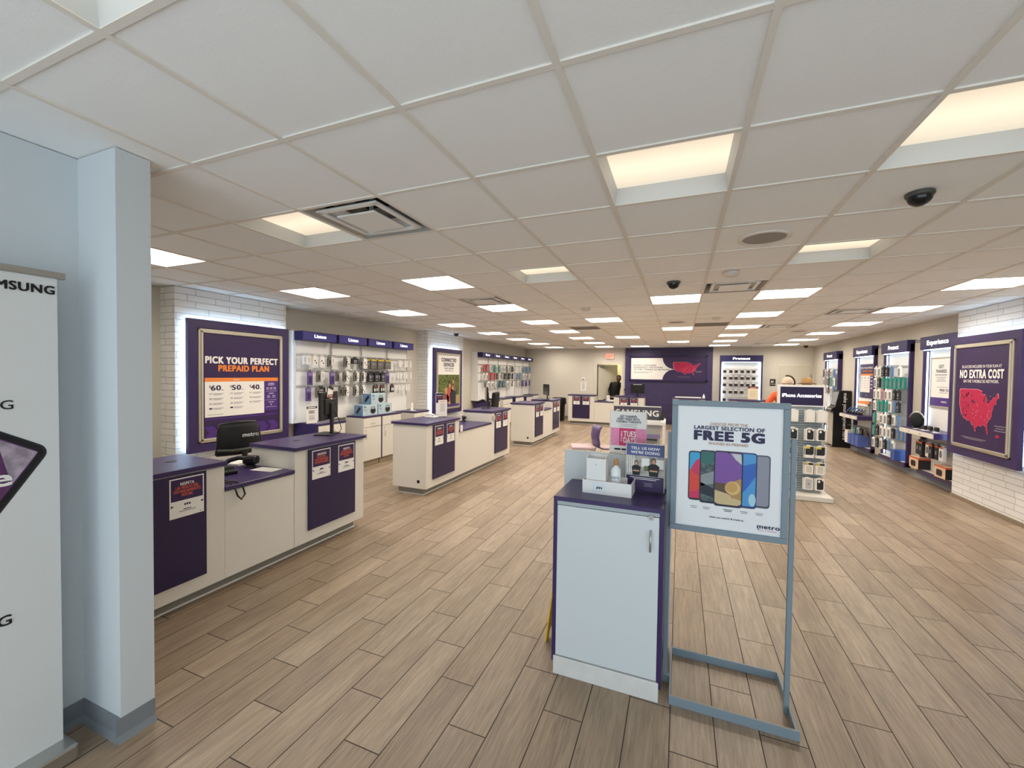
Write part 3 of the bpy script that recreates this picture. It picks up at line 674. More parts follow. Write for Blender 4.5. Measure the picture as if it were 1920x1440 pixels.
TYPES = {
 'ear': ('earphone_pack', .095, .185, .03, M_PAPER, art_ear), 'thin': ('charger_pack', .07, .14, .03, M_WHITE2, art_white), 'pur': ('case_pack', .10, .215, .02, M_PURB, art_purple),
 'spk': ('speaker_pack', .07, .165, .03, M_GRYB, art_spk), 'dark': ('cable_pack', .112, .185, .035, M_BLKB, art_dark), 'yel': ('battery_pack', .112, .185, .03, M_GRYB, art_yel),
 'pouch': ('pouch', .17, .10, .03, M_BLK, art_dark), 'org': ('earbud_pack', .07, .145, .03, M_BLKB, art_cable), 'wht': ('cable_pack', .06, .13, .02, M_WHITE2, art_cable),
 'red': ('case_pack', .113, .19, .03, M_REDP, art_case), 'case': ('case_pack', .113, .19, .03, M_PAPER, art_case), 'teal': ('case_pack', .113, .20, .03, M_GREEN, art_case),
 'blue': ('case_pack', .113, .19, .03, mat('blue_pack', '#5f86b5', .45), art_case), 'navy': ('case_pack', .113, .19, .03, mat('navy_pack', '#2c3a66', .45), art_case), 'pink': ('case_pack', .113, .19, .03, mat('rose_pack', '#c58f93', .45), art_case)}
def hang(ty, loc, rotz, label, group):
    nm, w, h, d, f, art = TYPES[ty]
    return put('pack_'+ty, pack(nm, w, h, d, f, art), loc, rotz, nm, label, nm.replace('_', ' '), group)
R1, R2, R3 = 2.0, 1.745, 1.485
listen = [(R1, [(4.95, 'thin'), (5.0, 'thin'), (5.05, 'thin'), (5.13, 'ear'), (5.30, 'ear'), (5.43, 'spk'), (5.53, 'thin'), (5.80, 'spk'), (5.88, 'ear'), (6.03, 'pouch'), (6.22, 'spk'), (6.30, 'ear'), (6.42, 'yel'), (6.51, 'yel'), (6.61, 'yel'), (6.71, 'yel'), (6.81, 'yel'), (6.93, 'yel'), (7.03, 'yel'), (7.36, 'wht'), (7.45, 'wht'), (7.55, 'wht'), (7.65, 'wht'), (7.74, 'wht')]),
          (R2, [(5.06, 'pur'), (5.20, 'spk'), (5.31, 'thin'), (5.50, 'pur'), (5.64, 'spk'), (5.78, 'spk'), (5.87, 'ear'), (6.04, 'spk'), (6.11, 'ear'), (6.22, 'spk'), (6.29, 'ear'), (6.43, 'dark'), (6.52, 'dark'), (6.61, 'dark'), (6.71, 'dark'), (6.80, 'dark'), (7.0, 'pur'), (7.3, 'wht'), (7.42, 'wht'), (7.53, 'wht'), (7.64, 'wht'), (7.76, 'wht')]),
          (R3, [(5.03, 'pur'), (5.18, 'spk'), (5.28, 'pouch'), (5.45, 'dark'), (5.71, 'spk'), (5.78, 'spk'), (5.86, 'ear'), (6.03, 'spk'), (6.11, 'ear'), (6.20, 'spk'), (6.29, 'ear'), (6.56, 'org'), (6.66, 'org'), (6.76, 'org'), (6.86, 'org'), (7.08, 'org'), (7.16, 'org'), (7.36, 'wht'), (7.48, 'wht'), (7.6, 'wht'), (7.72, 'wht')])]
bayhooks = [[] for _ in bays]
for z, items in listen:
    for y, ty in items:
        k = max(i for i, (y0, w) in enumerate(bays) if y >= y0-.02); bayhooks[k].append((y-bays[k][0], z))
for i, (y0, w) in enumerate(bays):
    wall_bay('wall_display', 'white pegged accessory bay with a purple Listen header, '+ORD[i]+' of four from the brick poster', (LX, y0, 0), H90, w, 'Listen', .235, bayhooks[i])
b = MB(); b.box(0, .025, -.004, .2, .9, 2.38, M_WHITE2); tag(b.build('end_panel', None, None, (LX, 4.80, 0), H90), 'white upright end panel left of the Listen displays', 'panel')
adj = {'ear': 'white earphone pack', 'thin': 'small white charger pack', 'pur': 'purple case pack', 'spk': 'narrow grey speaker pack', 'dark': 'charcoal cable pack', 'yel': 'grey and yellow pack', 'pouch': 'black pouch', 'org': 'dark earbud pack', 'wht': 'slim white cable pack', 'red': 'red case pack', 'case': 'white case pack', 'teal': 'teal case pack', 'blue': 'pale blue case pack', 'navy': 'navy case pack', 'pink': 'rose case pack'}
rowname = ['top', 'middle', 'bottom']
for r, (z, items) in enumerate(listen):
    for j, (y, ty) in enumerate(items):
        n = ORD[j] if j < 20 else ['twenty-first', 'twenty-second', 'twenty-third', 'twenty-fourth'][j-20]
        hang(ty, (LX+.075+.03*(j % 2), y, z+.008), H90, adj[ty]+', '+n+' from the left on the '+rowname[r]+' Listen pegs', 'packs hanging under the Listen headers')

# six bays further back on the left wall
b2 = [(11.25+.765*i, .765) for i in range(6)]; b2x = -5.68
row2 = [(2.0, [(11.55, 'red'), (11.68, 'red'), (11.82, 'red'), (11.98, 'case'), (12.12, 'teal'), (12.3, 'teal'), (12.46, 'case'), (12.62, 'teal'), (12.95, 'case'), (13.1, 'case'), (13.26, 'dark'), (13.45, 'case'), (13.6, 'dark'), (13.78, 'dark'), (13.95, 'case'), (14.2, 'wht'), (14.75, 'case'), (14.95, 'blue'), (15.12, 'blue'), (15.3, 'blue'), (15.48, 'teal'), (15.65, 'blue')]),
        (1.745, [(11.52, 'case'), (11.68, 'case'), (11.88, 'red'), (12.02, 'red'), (12.16, 'red'), (12.3, 'red'), (12.5, 'dark'), (12.68, 'case'), (12.85, 'spk'), (13.1, 'dark'), (13.27, 'dark'), (13.45, 'dark'), (13.63, 'dark'), (13.8, 'dark'), (14.35, 'blue'), (14.52, 'blue'), (14.7, 'blue'), (14.9, 'case'), (15.08, 'case'), (15.25, 'case'), (15.45, 'pur'), (15.65, 'case')]),
        (1.485, [(11.62, 'spk'), (11.78, 'case'), (11.92, 'case'), (12.06, 'case'), (12.2, 'case'), (12.36, 'case'), (12.52, 'teal'), (12.68, 'navy'), (12.82, 'navy'), (12.96, 'navy'), (13.15, 'teal'), (13.32, 'case'), (13.48, 'case'), (13.65, 'case'), (13.82, 'dark'), (14.4, 'case'), (14.58, 'yel'), (14.8, 'navy'), (15.0, 'pur'), (15.2, 'pur'), (15.4, 'pur'), (15.62, 'navy')])]
bh = [[] for _ in b2]
for z, items in row2:
    for y, ty in items: bh[max(0, min(5, int((y-11.25)/.765)))].append((y-b2[max(0, min(5, int((y-11.25)/.765)))][0], z))
M_HD2 = mat('header_dim_blue', '#2c2560', .45)
for i, (y0, w) in enumerate(b2):
    wall_bay('wall_display', 'far white pegged bay with a purple header, '+ORD[i]+' of six behind the third counter', (b2x, y0, 0), H90, w, 'Power', .30, bh[i], M_HD2)
b = MB(); b.box(0, .025, -.004, .2, .9, 2.38, M_WHITE2); tag(b.build('end_panel', None, None, (b2x, 11.22, 0), H90), 'white upright end panel left of the far six displays', 'panel')
for r, (z, items) in enumerate(row2):
    for j, (y, ty) in enumerate(items):
        n = ORD[j] if j < 20 else ['twenty-first', 'twenty-second'][j-20]
        hang(ty, (b2x+.075+.03*(j % 2), y, z+.008), H90, adj[ty]+', '+n+' from the left on the '+rowname[r]+' pegs, far left display', 'packs on the far left wall display')

# ------------------------------------------------------------------ cabinets along the left wall
def base_cabinet(label, loc, rotz, w, d, h, ndoor=1, drawer=True, side=None):
    t = thing('base_cabinet', label, 'cabinet', loc, rotz, 'base cabinets along the left wall')
    b = MB(); b.box(0, w, .0, d, .1, h-.03, M_WHITE)
    if side: b.box(-.018, 0, -.012, d, .1, h-.03, side)
    b.build('body', t)
    MB().box(-.018 if side else 0, w+.01, -.025, d, h-.03, h, M_PURPLE, bev=.003).build('worktop', t)
    MB().box(.0, w, .05, d, 0, .1, mat('beige_kick', '#b4a68c', .5)).build('kick_plate', t)
    dw = w/ndoor; zt = h-.04
    for i in range(ndoor):
        x0, x1 = i*dw+.006, (i+1)*dw-.006
        if drawer:
            dr = MB().box(x0, x1, -.018, 0, zt-.165, zt, M_WHITE, bev=.002).build('drawer', t)
            MB().tube([((x0+x1)/2-.05, -.018, zt-.10), ((x0+x1)/2-.045, -.045, zt-.10), ((x0+x1)/2+.045, -.045, zt-.10), ((x0+x1)/2+.05, -.018, zt-.10)], .005, M_STEEL).build('handle', dr)
            MB().cyl(((x0+x1)/2, -.018, zt-.04), ((x0+x1)/2, -.022, zt-.04), .01, M_STEEL).build('lock', dr)
        z1 = zt-.175 if drawer else zt
        dd = MB().box(x0, x1, -.018, 0, .105, z1, M_WHITE, bev=.002).build('cabinet_door', t)
        MB().tube([(x0+.05, -.018, z1-.10), (x0+.05, -.045, z1-.105), (x0+.05, -.045, z1-.195), (x0+.05, -.018, z1-.20)], .005, M_STEEL).build('handle', dd)
        MB().cyl((x0+.05, -.018, z1-.05), (x0+.05, -.022, z1-.05), .01, M_STEEL).build('lock', dd)
    return t
base_cabinet('base cabinet with a purple side, leftmost under the Listen displays', (-5.34, 4.98, 0), H90, .58, .5, .895, 1, True, M_PURPLE)
base_cabinet('white base cabinet carrying the stacked blue speaker boxes', (-5.31, 5.96, 0), H90, .49, .54, .925, 1, True)
base_cabinet('white base cabinet right of the purple divider, partly behind the second counter', (-5.31, 6.48, 0), H90, .58, .54, .925, 1, True, M_PURPLE)
base_cabinet('white base cabinet beside the second brick column', (-5.25, 7.42, 0), H90, .58, .5, .9, 1, True)
for i, (y, w, h) in enumerate(((11.3, .75, .9), (12.3, .8, .93), (13.4, .8, .93), (14.5, .65, .9), (15.25, .6, .93))):
    base_cabinet('white base cabinet with purple top, '+ORD[i]+' of five under the far left display', (-5.28, y, 0), H90, w, .5, h, 1, True, M_PURPLE if i in (0, 2, 3) else None)

def speaker_box(lab, loc):
    def fn():
        t = thing('speaker_box', lab, 'box'); m1 = mat('pale_blue_carton', '#b9cdd6', .5); m2 = mat('mid_blue_carton', '#6f8fb3', .5)
        b = MB().frame(-.1); b.box(0, .40, -.1, .1, 0, .20, m1, bev=.003); b.rect(.03, .08, .15, .175, mat('teal_print', '#3a6c78', .5))
        b.lines(.03, .12, .08, .006, M_GREYINK, 3, .015, 'L')
        b.ell(.27, .085, .075, .06, mat('print_grey', '#4b4644', .5)); b.ell(.27, .085, .05, .04, M_BLK, .002); b.rrect(.22, .32, .12, .16, .012, mat('print_grey', '#4b4644', .5), .0015); b.rrect(.235, .305, .115, .148, .01, m1, .002)
        b.box(-.0015, 0, -.098, .098, .002, .198, m2); b.frame(O=(-.0015, 0, 0), U=(0, -1, 0), V=(0, 0, 1), N=(-1, 0, 0))
        b.poly([(-.05, .05), (-.02, .04), (.05, .13), (.05, .16), (.02, .165), (-.05, .085)], M_BLK)
        b.build('carton', t); return t
    return put('spkbox', fn, loc, H90, 'speaker_box', lab, 'box', 'boxed portable speakers on the left cabinets')
speaker_box('pale blue boxed portable speaker on the cabinet, lower left of the stack', (-5.44, 6.0, .925))
speaker_box('pale blue boxed portable speaker on the cabinet, lower right of the stack', (-5.44, 6.42, .925))
speaker_box('pale blue boxed portable speaker lying on top of the other two boxes', (-5.44, 6.22, 1.125))
b = MB().frame(-.002); b.box(0, .21, -.002, 0, 0, .28, M_PAPER); b.rect(.0, .205, .235, .27, M_BLK); b.lines(.1, .2525, .15, .014, M_TXTW); b.lines(.1, .2, .13, .008, M_BLK, 3, .018); b.lines(.1, .13, .13, .005, M_GREYINK, 6, .014)
o = tag(b.build('wall_notice', None, None, (-5.50, 4.91, .896), H90), 'white paper notice leaning behind the monitor under the Listen displays', 'notice')
o.rotation_euler.x = 0
t = thing('desk_charger', 'small white charging stand on the cabinet near the second brick column', 'charger', (-5.40, 7.30, .925), H90)
MB().box(-.05, .05, -.05, .05, 0, .012, M_WHITE2, bev=.004).build('base', t); MB().box(-.045, .045, .01, .03, .012, .17, M_WHITE2, bev=.008).build('plate', t)
t.location = (-5.40, 7.60, .90)

# ------------------------------------------------------------------ things on and behind the service counters
def monitor(lab, loc, rotz, w=.47, h=.31, lift=.17, lean=0, tag_card=True, logo=False):
    """local: screen faces +y (staff side), its back faces -y"""
    t = thing('monitor', lab, 'monitor', loc, rotz)
    b = MB(); b.box(-.12, .12, -.09, .09, 0, .014, M_BLACK, bev=.005); b.build('base', t)
    b = MB(); b.box(-.03, .03, -.07, -.045, .01, lift+h*.6, M_BLACK, bev=.008, rot=Matrix.Rotation(lean, 3, 'X'), piv=(0, -.06, 0)); b.build('stand', t)
    z0 = lift
    b = MB().frame(-.045); b.box(-w/2, w/2, -.035, -.005, z0, z0+h, M_BLACK, bev=.008); b.box(-w*.3, w*.3, -.05, -.03, z0+h*.2, z0+h*.75, M_BLACK, bev=.01)
    if logo: b.lines(0, z0+h*.5, .09, .012, M_GREYINK, 1, n=.006); b.rect(-w*.3, w*.3, z0+h*.9, z0+h*.94, M_TXTW, -.009)
    b.build('housing', t)
    MB().box(-w/2+.012, w/2-.012, -.006, -.003, z0+.012, z0+h-.012, mat('screen_glass', '#0b0d10', .12)).build('screen', t)
    MB().tube([(.02, -.07, z0+.1), (.04, -.12, z0), (.06, -.14, .06), (.10, -.1, .004)], .004, M_BLACK, 6).build('cable', t)
    if tag_card:
        b = MB().frame(-.054); b.box(-.10, .03, -.054, -.051, z0+h-.075, z0+h+.03, M_PAPER, rot=Matrix.Rotation(.25, 3, 'Y')); b.build('info_card', t, 'white and red printed card')
        b = MB().frame(-.056); b.rect(-.095, .025, z0+h-.07, z0+h-.03, mat('card_red', '#8c3a34', .5)); b.lines(-.035, z0+h-.045, .08, .008, M_TXTW, 1); b.build('card_print', t)
    return t
monitor('black monitor seen from behind on the nearest service counter', (-3.67, 3.55, HT), math.radians(112), .44, .31, .17)
monitor('black monitor seen edge-on at the far end of the second counter', (-3.70, 7.72, HT), math.radians(120), .46, .3, .13)
monitor('black monitor seen edge-on at the far end of the third counter', (-3.45, 11.02, HT), math.radians(126), .46, .3, .13, 0, False)
monitor('black monitor seen from behind on the counter by the open door', (-1.33, 14.62, HT), 0, .46, .32, .10, 0, False, True)

# mesh task chair behind the nearest counter
def skin_mesh(pts, edges, radii, levels=2):
    me = bpy.data.meshes.new('skin'); me.from_pydata(pts, edges, []); o = bpy.data.objects.new('skin', me); COL.objects.link(o)
    md = o.modifiers.new('s', 'SKIN'); md.use_smooth_shade = True
    for i, v in enumerate(me.skin_vertices[0].data): r = radii[i]; v.radius = r if isinstance(r, tuple) else (r, r); v.use_root = (i == 0)
    o.modifiers.new('u', 'SUBSURF').levels = levels; o.modifiers['u'].render_levels = levels
    bpy.context.view_layer.update()
    dg = bpy.context.evaluated_depsgraph_get(); e = o.evaluated_get(dg); m2 = bpy.data.meshes.new_from_object(e)
    vs = [v.co.copy() for v in m2.vertices]; fs = [tuple(p.vertices) for p in m2.polygons]
    bpy.data.objects.remove(o); bpy.data.meshes.remove(me); bpy.data.meshes.remove(m2)
    return vs, fs
t = thing('office_chair', 'black mesh-back office chair with the metro logo behind the nearest counter', 'chair', (-4.40, 3.07, -.04), math.radians(84))
# local: the outer face of the backrest looks towards -y
b = MB(); k = 12; vs = []; W2 = .215
for j in range(9):
    z = .885+.315*j/8
    for i in range(k+1):
        u = -1+2*i/k; wz = W2*(1-.10*(j/8)**3) if j < 8 else W2*.86
        vs.append((u*wz, -.02+.07*u*u-.03*math.sin(PI*j/8), z+(.018*(1-u*u) if j == 8 else 0)))
fs = [(j*(k+1)+i, j*(k+1)+i+1, (j+1)*(k+1)+i+1, (j+1)*(k+1)+i) for j in range(8) for i in range(k)]
b.add(vs, fs, M_BLACKM, True); b.frame(-.056).text('metro', .07, 1.06, .045, mat('white_print_on_mesh', '#c9c9cc', .6), .17, bold=.02, n=.004); bk = b.build('backrest', t)
sol = bk.modifiers.new('thick', 'SOLIDIFY'); sol.thickness = .012; sol.offset = 1
ring = [vs[i] for i in range(k+1)]+[vs[j*(k+1)+k] for j in range(1, 9)]+[vs[8*(k+1)+k-i] for i in range(1, k+1)]+[vs[(8-j)*(k+1)] for j in range(1, 9)]
MB().tube(ring, .016, M_BLACK).build('back_frame', t)
b = MB(); b.tube([(-.22, -.01+.03, .93), (-.1, -.06, .925), (0, -.07, .925), (.1, -.06, .925), (.22, .02, .93)], .02, mat('lumbar_grey', '#3a3b36', .5)); b.build('lumbar_bar', t)
MB().tube([(0, -.075, .92), (0, -.09, .75), (0, -.05, .58), (0, .1, .52), (0, .22, .5)], .028, M_BLACK).build('back_post', t)
MB().box(-.24, .24, .05, .53, .47, .55, M_BLACKM, bev=.03).build('seat', t)
for s in (-1, 1): MB().tube([(s*.24, .2, .5), (s*.30, .2, .55), (s*.30, .2, .72), (s*.28, .08, .745), (s*.28, .36, .745)], .018, M_BLACK).build('armrest', t)
MB().cyl((0, .26, .1), (0, .26, .48), .028, M_BLACK).build('gas_lift', t)
b = MB()
for i in range(5):
    a = 2*PI*i/5; b.tube([(0, .26, .1), (.16*math.cos(a), .26+.16*math.sin(a), .095), (.30*math.cos(a), .26+.30*math.sin(a), .07)], .018, M_BLACK, 6)
bs = b.build('star_base', t)
for i in range(5):
    a = 2*PI*i/5; MB().cyl((.30*math.cos(a)-.012, .26+.30*math.sin(a), .028), (.30*math.cos(a)+.012, .26+.30*math.sin(a), .028), .028, M_BLACK).build('caster', bs)
# high-back chair behind the second counter
t = thing('office_chair', 'black high-back office chair with armrest behind the second counter', 'chair', (-4.40, 9.75, 0), math.radians(-80))
MB().box(-.25, .25, -.05, .05, .62, 1.26, M_BLACKM, bev=.04, rot=Matrix.Rotation(-.08, 3, 'X')).build('backrest', t)
MB().box(-.25, .25, -.52, -.02, .52, .62, M_BLACKM, bev=.04).build('seat', t)
for s in (-1, 1): MB().tube([(s*.28, -.05, .58), (s*.29, -.06, 1.02), (s*.29, -.25, 1.06), (s*.29, -.42, .98)], .028, M_BLACK).build('armrest', t)
MB().cyl((0, -.26, .08), (0, -.26, .53), .028, M_BLACK).build('gas_lift', t)
b = MB()
for i in range(5): a = 2*PI*i/5; b.tube([(0, -.26, .1), (.30*math.cos(a), -.26+.30*math.sin(a), .05)], .02, M_BLACK, 6)
bs = b.build('star_base', t)
for i in range(5): a = 2*PI*i/5; MB().cyl((.30*math.cos(a)-.012, -.26+.30*math.sin(a), .028), (.30*math.cos(a)+.012, -.26+.30*math.sin(a), .028), .028, M_BLACK).build('caster', bs)

# small things on the nearest desk
t = thing('desk_phone', 'black telephone and keypad at the left end of the nearest desk', 'telephone', (-3.72, 2.40, HD), math.radians(75))
MB().box(-.10, .12, -.09, .10, 0, .03, M_BLACK, bev=.008).box(-.10, .12, .0, .09, .03, .05, M_BLACK, bev=.008).build('base', t)
b = MB(); b.box(.0, .11, -.08, -.005, .03, .034, mat('key_grey', '#5c5a55', .5))
for i in range(4):
    for j in range(3): b.box(.012+i*.025, .03+i*.025, -.07+j*.022, -.055+j*.022, .034, .038, M_BLACK)
b.build('keypad', t)
MB().tube([(-.075, -.08, .055), (-.075, -.05, .065), (-.075, .06, .065), (-.075, .09, .055)], .017, M_BLACK).build('handset', t)
t = thing('barcode_scanner', 'black barcode scanner in its cradle on the nearest desk', 'scanner', (-3.74, 2.70, HD), math.radians(118))
MB().lathe([(.05, 0), (.05, .012), (.03, .03), (.02, .04)], (0, 0, 0), M_BLACK).build('cradle', t)
MB().box(-.045, .045, -.075, .055, .03, .11, M_BLACK, bev=.025).build('head', t)
MB().tube([(0, .03, .085), (0, .10, .09), (0, .17, .07), (0, .21, .05)], .021, M_BLACK).build('grip', t)
tag(MB().box(-.12, .12, -.065, .065, 0, .002, M_PAPER).build('paper_sheet', None, None, (-3.52, 2.70, HD), .12), 'white sheet of paper lying on the nearest desk by the raised cabinet', 'paper')
tag(MB().tube([(-3.40, 2.20, HD+.008), (-3.30, 2.22, HD+.02), (-3.262, 2.235, HD-.04), (-3.252, 2.245, HD-.09), (-3.252, 2.275, HD-.125), (-3.252, 2.305, HD-.09), (-3.262, 2.295, HD-.03), (-3.30, 2.27, HD+.014), (-3.40, 2.26, HD+.008), (-3.6, 2.3, HD+.008)], .007, M_BLACK).build('cable', None), 'black cable looping over the front edge of the nearest desk', 'cable')
b = MB()
for i in range(5): b.box(-.11+.004*i, .11-.006*i, -.15, .15, .0005+i*.003, .003+i*.003, (M_PAPER, M_GREYPANEL)[i % 2])
tag(b.build('paper_stack', None, None, (-4.02, 2.82, HD), .2), 'loose stack of white papers at the back of the nearest desk', 'paper')
# second counter
def acrylic(name, label, loc, rotz, w, h, draw, foot=.07, cat='sign', thick=.006):
    """clear upright holder with a printed insert; front faces -y, base at z=0"""
    t = thing(name, label, cat, loc, rotz)
    b = MB(); b.box(-w/2, w/2, -thick, thick, 0, h, M_CLEAR); b.box(-w/2, w/2, -foot, foot, 0, .004, M_CLEAR); b.build('holder', t)
    b = MB().frame(-.0065-thick*0); b.box(-w/2+.006, w/2-.006, -.0005-thick, .0005-thick, .012, h-.006, M_PAPER); b.frame(-thick-.0007); draw(b, w, h); b.build('insert', t)
    return t
acrylic('card_stand', 'white upright card stand on the second counter in front of the family poster', (-3.52, 5.76, HT), math.radians(58), .165, .28, lambda b, w, h: (b.lines(0, h-.03, .1, .008, M_REDOR), b.lines(0, h-.06, .1, .004, M_GREYINK, 8, .018)), .05, 'card stand')
t = acrylic('card_stand', 'small purple and orange card behind the white stand on the second counter', (-3.70, 5.95, HT), math.radians(58), .13, .38, lambda b, w, h: (b.rect(-w*.46, w*.46, h*.55, h*.97, M_PPRINT), b.text('OBSERVE', 0, h*.85, .013, M_TXTW, .09, bold=.04), b.text('SOCIAL', 0, h*.76, .013, M_REDOR, .08, bold=.04)), .05, 'card stand')
t = thing('desk_phone', 'white telephone at the desk end of the second counter', 'telephone', (-3.55, 5.72, HT), H90)
t.location = (-3.62, 5.60, HT)
MB().box(-.07, .07, -.09, .09, 0, .03, M_WHITE2, bev=.01).build('base', t); MB().tube([(-.04, -.08, .045), (-.04, 0, .055), (-.04, .08, .045)], .018, M_WHITE2).build('handset', t)
t = thing('barcode_scanner', 'black barcode scanner on the desk of the second counter', 'scanner', (-3.78, 6.95, HD), math.radians(40))
MB().lathe([(.05, 0), (.05, .012), (.022, .03), (.02, .06)], (0, 0, 0), M_BLACK).build('cradle', t)
MB().box(-.035, .035, -.10, .05, .055, .105, M_BLACK, bev=.018).build('head', t); MB().cyl((0, .04, .08), (0, .13, .03), .017, M_BLACK, r1=.014).build('grip', t)
b = MB().frame(-.001); b.box(0, .075, -.001, 0, -.05, .055, M_PAPER); b.poly([(.012, .01), (.03, .0), (.012, -.01)], M_BLK); tag(b.build('arrow_card', None, None, (-3.246, 5.86, HD+.02), H90), 'small white card with an arrow at the left of the second desk', 'card')
tag(MB().box(-.012, 0, .0, .10, -.045, .045, M_GREYPANEL, bev=.003).build('socket_plate', None, None, (-3.238, 7.10, .9), 0), 'grey socket plate on the second counter beside its far purple panel', 'socket')
# door-side counter
t = thing('desk_phone', 'black phone and papers on the low desk by the open door', 'telephone', (-2.50, 14.62, HD), 0)
MB().box(-.14, .02, -.10, .10, 0, .03, M_BLACK, bev=.008).build('base', t); MB().tube([(.06, -.09, .03), (.07, -.02, .06), (.07, .05, .06), (.06, .1, .03)], .02, M_BLACK).build('handset', t)
acrylic('card_stand', 'white card stand on the low desk before the open door', (-2.30, 14.60, HD), 0, .12, .21, lambda b, w, h: b.lines(0, h-.04, .07, .006, M_GREYINK, 4, .02), .04, 'card stand')
tag(MB().box(-.10, .10, -.08, .08, 0, .055, M_WHITE2, bev=.004).build('paper_tray', None, None, (-2.19, 14.56, HD)), 'low white box beside the card stand on the door-side desk', 'box')
t = thing('paper_tray', 'flat white tray on top of the far right counter, just above the sign', 'tray', (.25, 14.62, HT))
MB().box(-.40, .38, -.12, .12, 0, .03, M_WHITE2, bev=.005).build('body', t)
t = thing('sanitizer_bottle', 'small white bottle right of the flat white tray', 'bottle', (.70, 14.55, HT))
MB().lathe([(.035, 0), (.037, .01), (.037, .08), (.015, .105), (.012, .12)], (0, 0, 0), M_WHITE2).build('body', t); MB().lathe([(.014, .115), (.014, .14), (.0001, .142)], (0, 0, 0), M_WHITE2).build('cap', t)
# black bin with liner
t = thing('trash_bin', 'black trash bin with a black liner beside the third counter', 'bin', (-4.2, 15.15, 0))
MB().lathe([(.17, 0), (.20, .02), (.235, .80), (.24, .83), (.22, .83), (.19, .1)], (0, 0, 0), M_BLACK, 20).build('body', t)
b = MB(); rnd = random.Random(5); pr = []
k = 24; vs = []
for j, (r, z) in enumerate(((.225, .84), (.25, .86), (.262, .82), (.262, .74), (.272, .66), (.25, .62))):
    for i in range(k): q = r+rnd.uniform(-.012, .016)*(j > 1); vs.append((q*math.cos(2*PI*i/k), q*math.sin(2*PI*i/k), z+rnd.uniform(-.02, .02)*(j > 2)))
b.add(vs, [(j*k+i, j*k+(i+1) % k, (j+1)*k+(i+1) % k, (j+1)*k+i) for j in range(5) for i in range(k)], mat('bin_liner', '#101012', .25), True); b.build('liner', t)

# ------------------------------------------------------------------ lit displays on the right and back walls
def lit_display(label, loc, rotz, w, word, wordw, depth, rails=(), hooks=(), shelf=None, led=True, ztop=2.40):
    t = thing('lit_display', label, 'wall display', loc, rotz, 'purple lit wall displays')
    b = MB(); b.box(.04, w-.04, depth-.02, depth, .16, ztop, M_WHITE2); b.build('back_panel', t)
    for x in (0, w-.045): MB().box(x, x+.045, 0, depth, .12, ztop-.02, M_PURPLE, bev=.003).build('side_fin', t)
    b = MB().frame(-.045); b.box(-.0, w, -.045, depth, 2.235, 2.45, M_HEAD, bev=.005)
    b.text(word, w*.5, 2.305, .075, M_LIT, wordw, bold=.055, n=.003); b.build('header', t)
    b = MB(); b.box(.0, w, -.03, depth, .12, .20, M_PURPLE, bev=.003); b.box(.045, w-.045, -.028, depth-.02, .20, .205, M_WHITE2); b.build('base_tray', t)
    if led:
        for x in (.047, w-.053): MB().box(x, x+.006, depth*.35, depth*.6, (.95 if shelf else .22), ztop-.2, M_LEDF).build('led_strip', t)
        MB().box(.06, w-.06, -.02, .02, 2.222, 2.234, M_LEDF).build('header_light', t)
    for z in rails: MB().box(.045, w-.045, depth-.045, depth-.03, z-.012, z+.012, M_PEG).build('rail', t)
    hk = None
    for x, z in hooks:
        if hk is None: hk = h = MB().tube([(0, depth-.04, .01), (0, depth-.24, .012), (0, depth-.25, .022)], .003, M_PEG, 5).build('hook', t)
        else: h = hk.copy(); COL.objects.link(h); h.parent = t
        h.location = (x, 0, z)
    if shelf:
        y0, z0, z1 = shelf
        sh = MB().box(0, w, y0, depth-.02, z0, z1, M_PURPLE, bev=.003).build('shelf', t)
        MB().box(.01, w-.01, y0-.016, y0, z0+.006, z1-.012, M_WHITE, bev=.002).build('drawer_front', t)
        for x in (w*.33, w*.66): MB().cyl((x, y0-.016, (z0+z1)/2), (x, y0-.03, (z0+z1)/2), .008, M_STEEL).build('knob', t)
    return t
FX, FD = 3.86, .095
PR = [1.98, 1.76, 1.53, 1.30, 1.05, .80, .55]
pcols = {0: ['case', 'case', 'dark', 'dark', 'blue', None, 'case', None], 1: ['case', 'dark', 'teal', 'teal', 'teal', 'teal', 'teal', 'teal'], 2: ['case', 'case', 'pink', 'case', 'case', 'dark', 'dark', None],
         3: ['case', 'teal', 'teal', 'teal', 'case', 'blue', 'dark', None], 4: ['teal', 'thin', 'case', 'case', 'dark', 'case', 'blue', None], 5: ['teal', 'dark', 'case', 'case', 'case', 'dark', 'blue', 'blue'], 6: ['case', 'dark', 'case', 'dark', 'blue', 'case', None, None]}
xs = [.11+.118*i for i in range(8)]
hk = [(xs[i], PR[r]) for r in pcols for i in range(8) if pcols[r][i]]
lit_display('lit Protect display full of teal and white cases on the right wall', (FX, 10.80, 0), -H90, 1.06, 'Protect', .42, FD, PR, hk)
prow = ['top', 'second', 'third', 'fourth', 'fifth', 'sixth', 'bottom']
for r in pcols:
    for i, ty in enumerate(pcols[r]):
        if ty:
            off = -.02-.17*(1-i/7)
            hang(ty, (FX+FD-.09+off*.75, 10.80-xs[i], PR[r]+.012), -H90, adj[ty]+', '+ORD[i]+' from left in the '+prow[r]+' row of the teal Protect display', 'cases on the teal Protect display')
tag(MB().box(-.12, .12, -.08, .08, 0, .20, mat('blue_box', '#3a559c', .45), bev=.004).build('blue_box', None, None, (FX-.0, 9.96, .206)), 'blue box standing on the base tray of the teal Protect display', 'box')
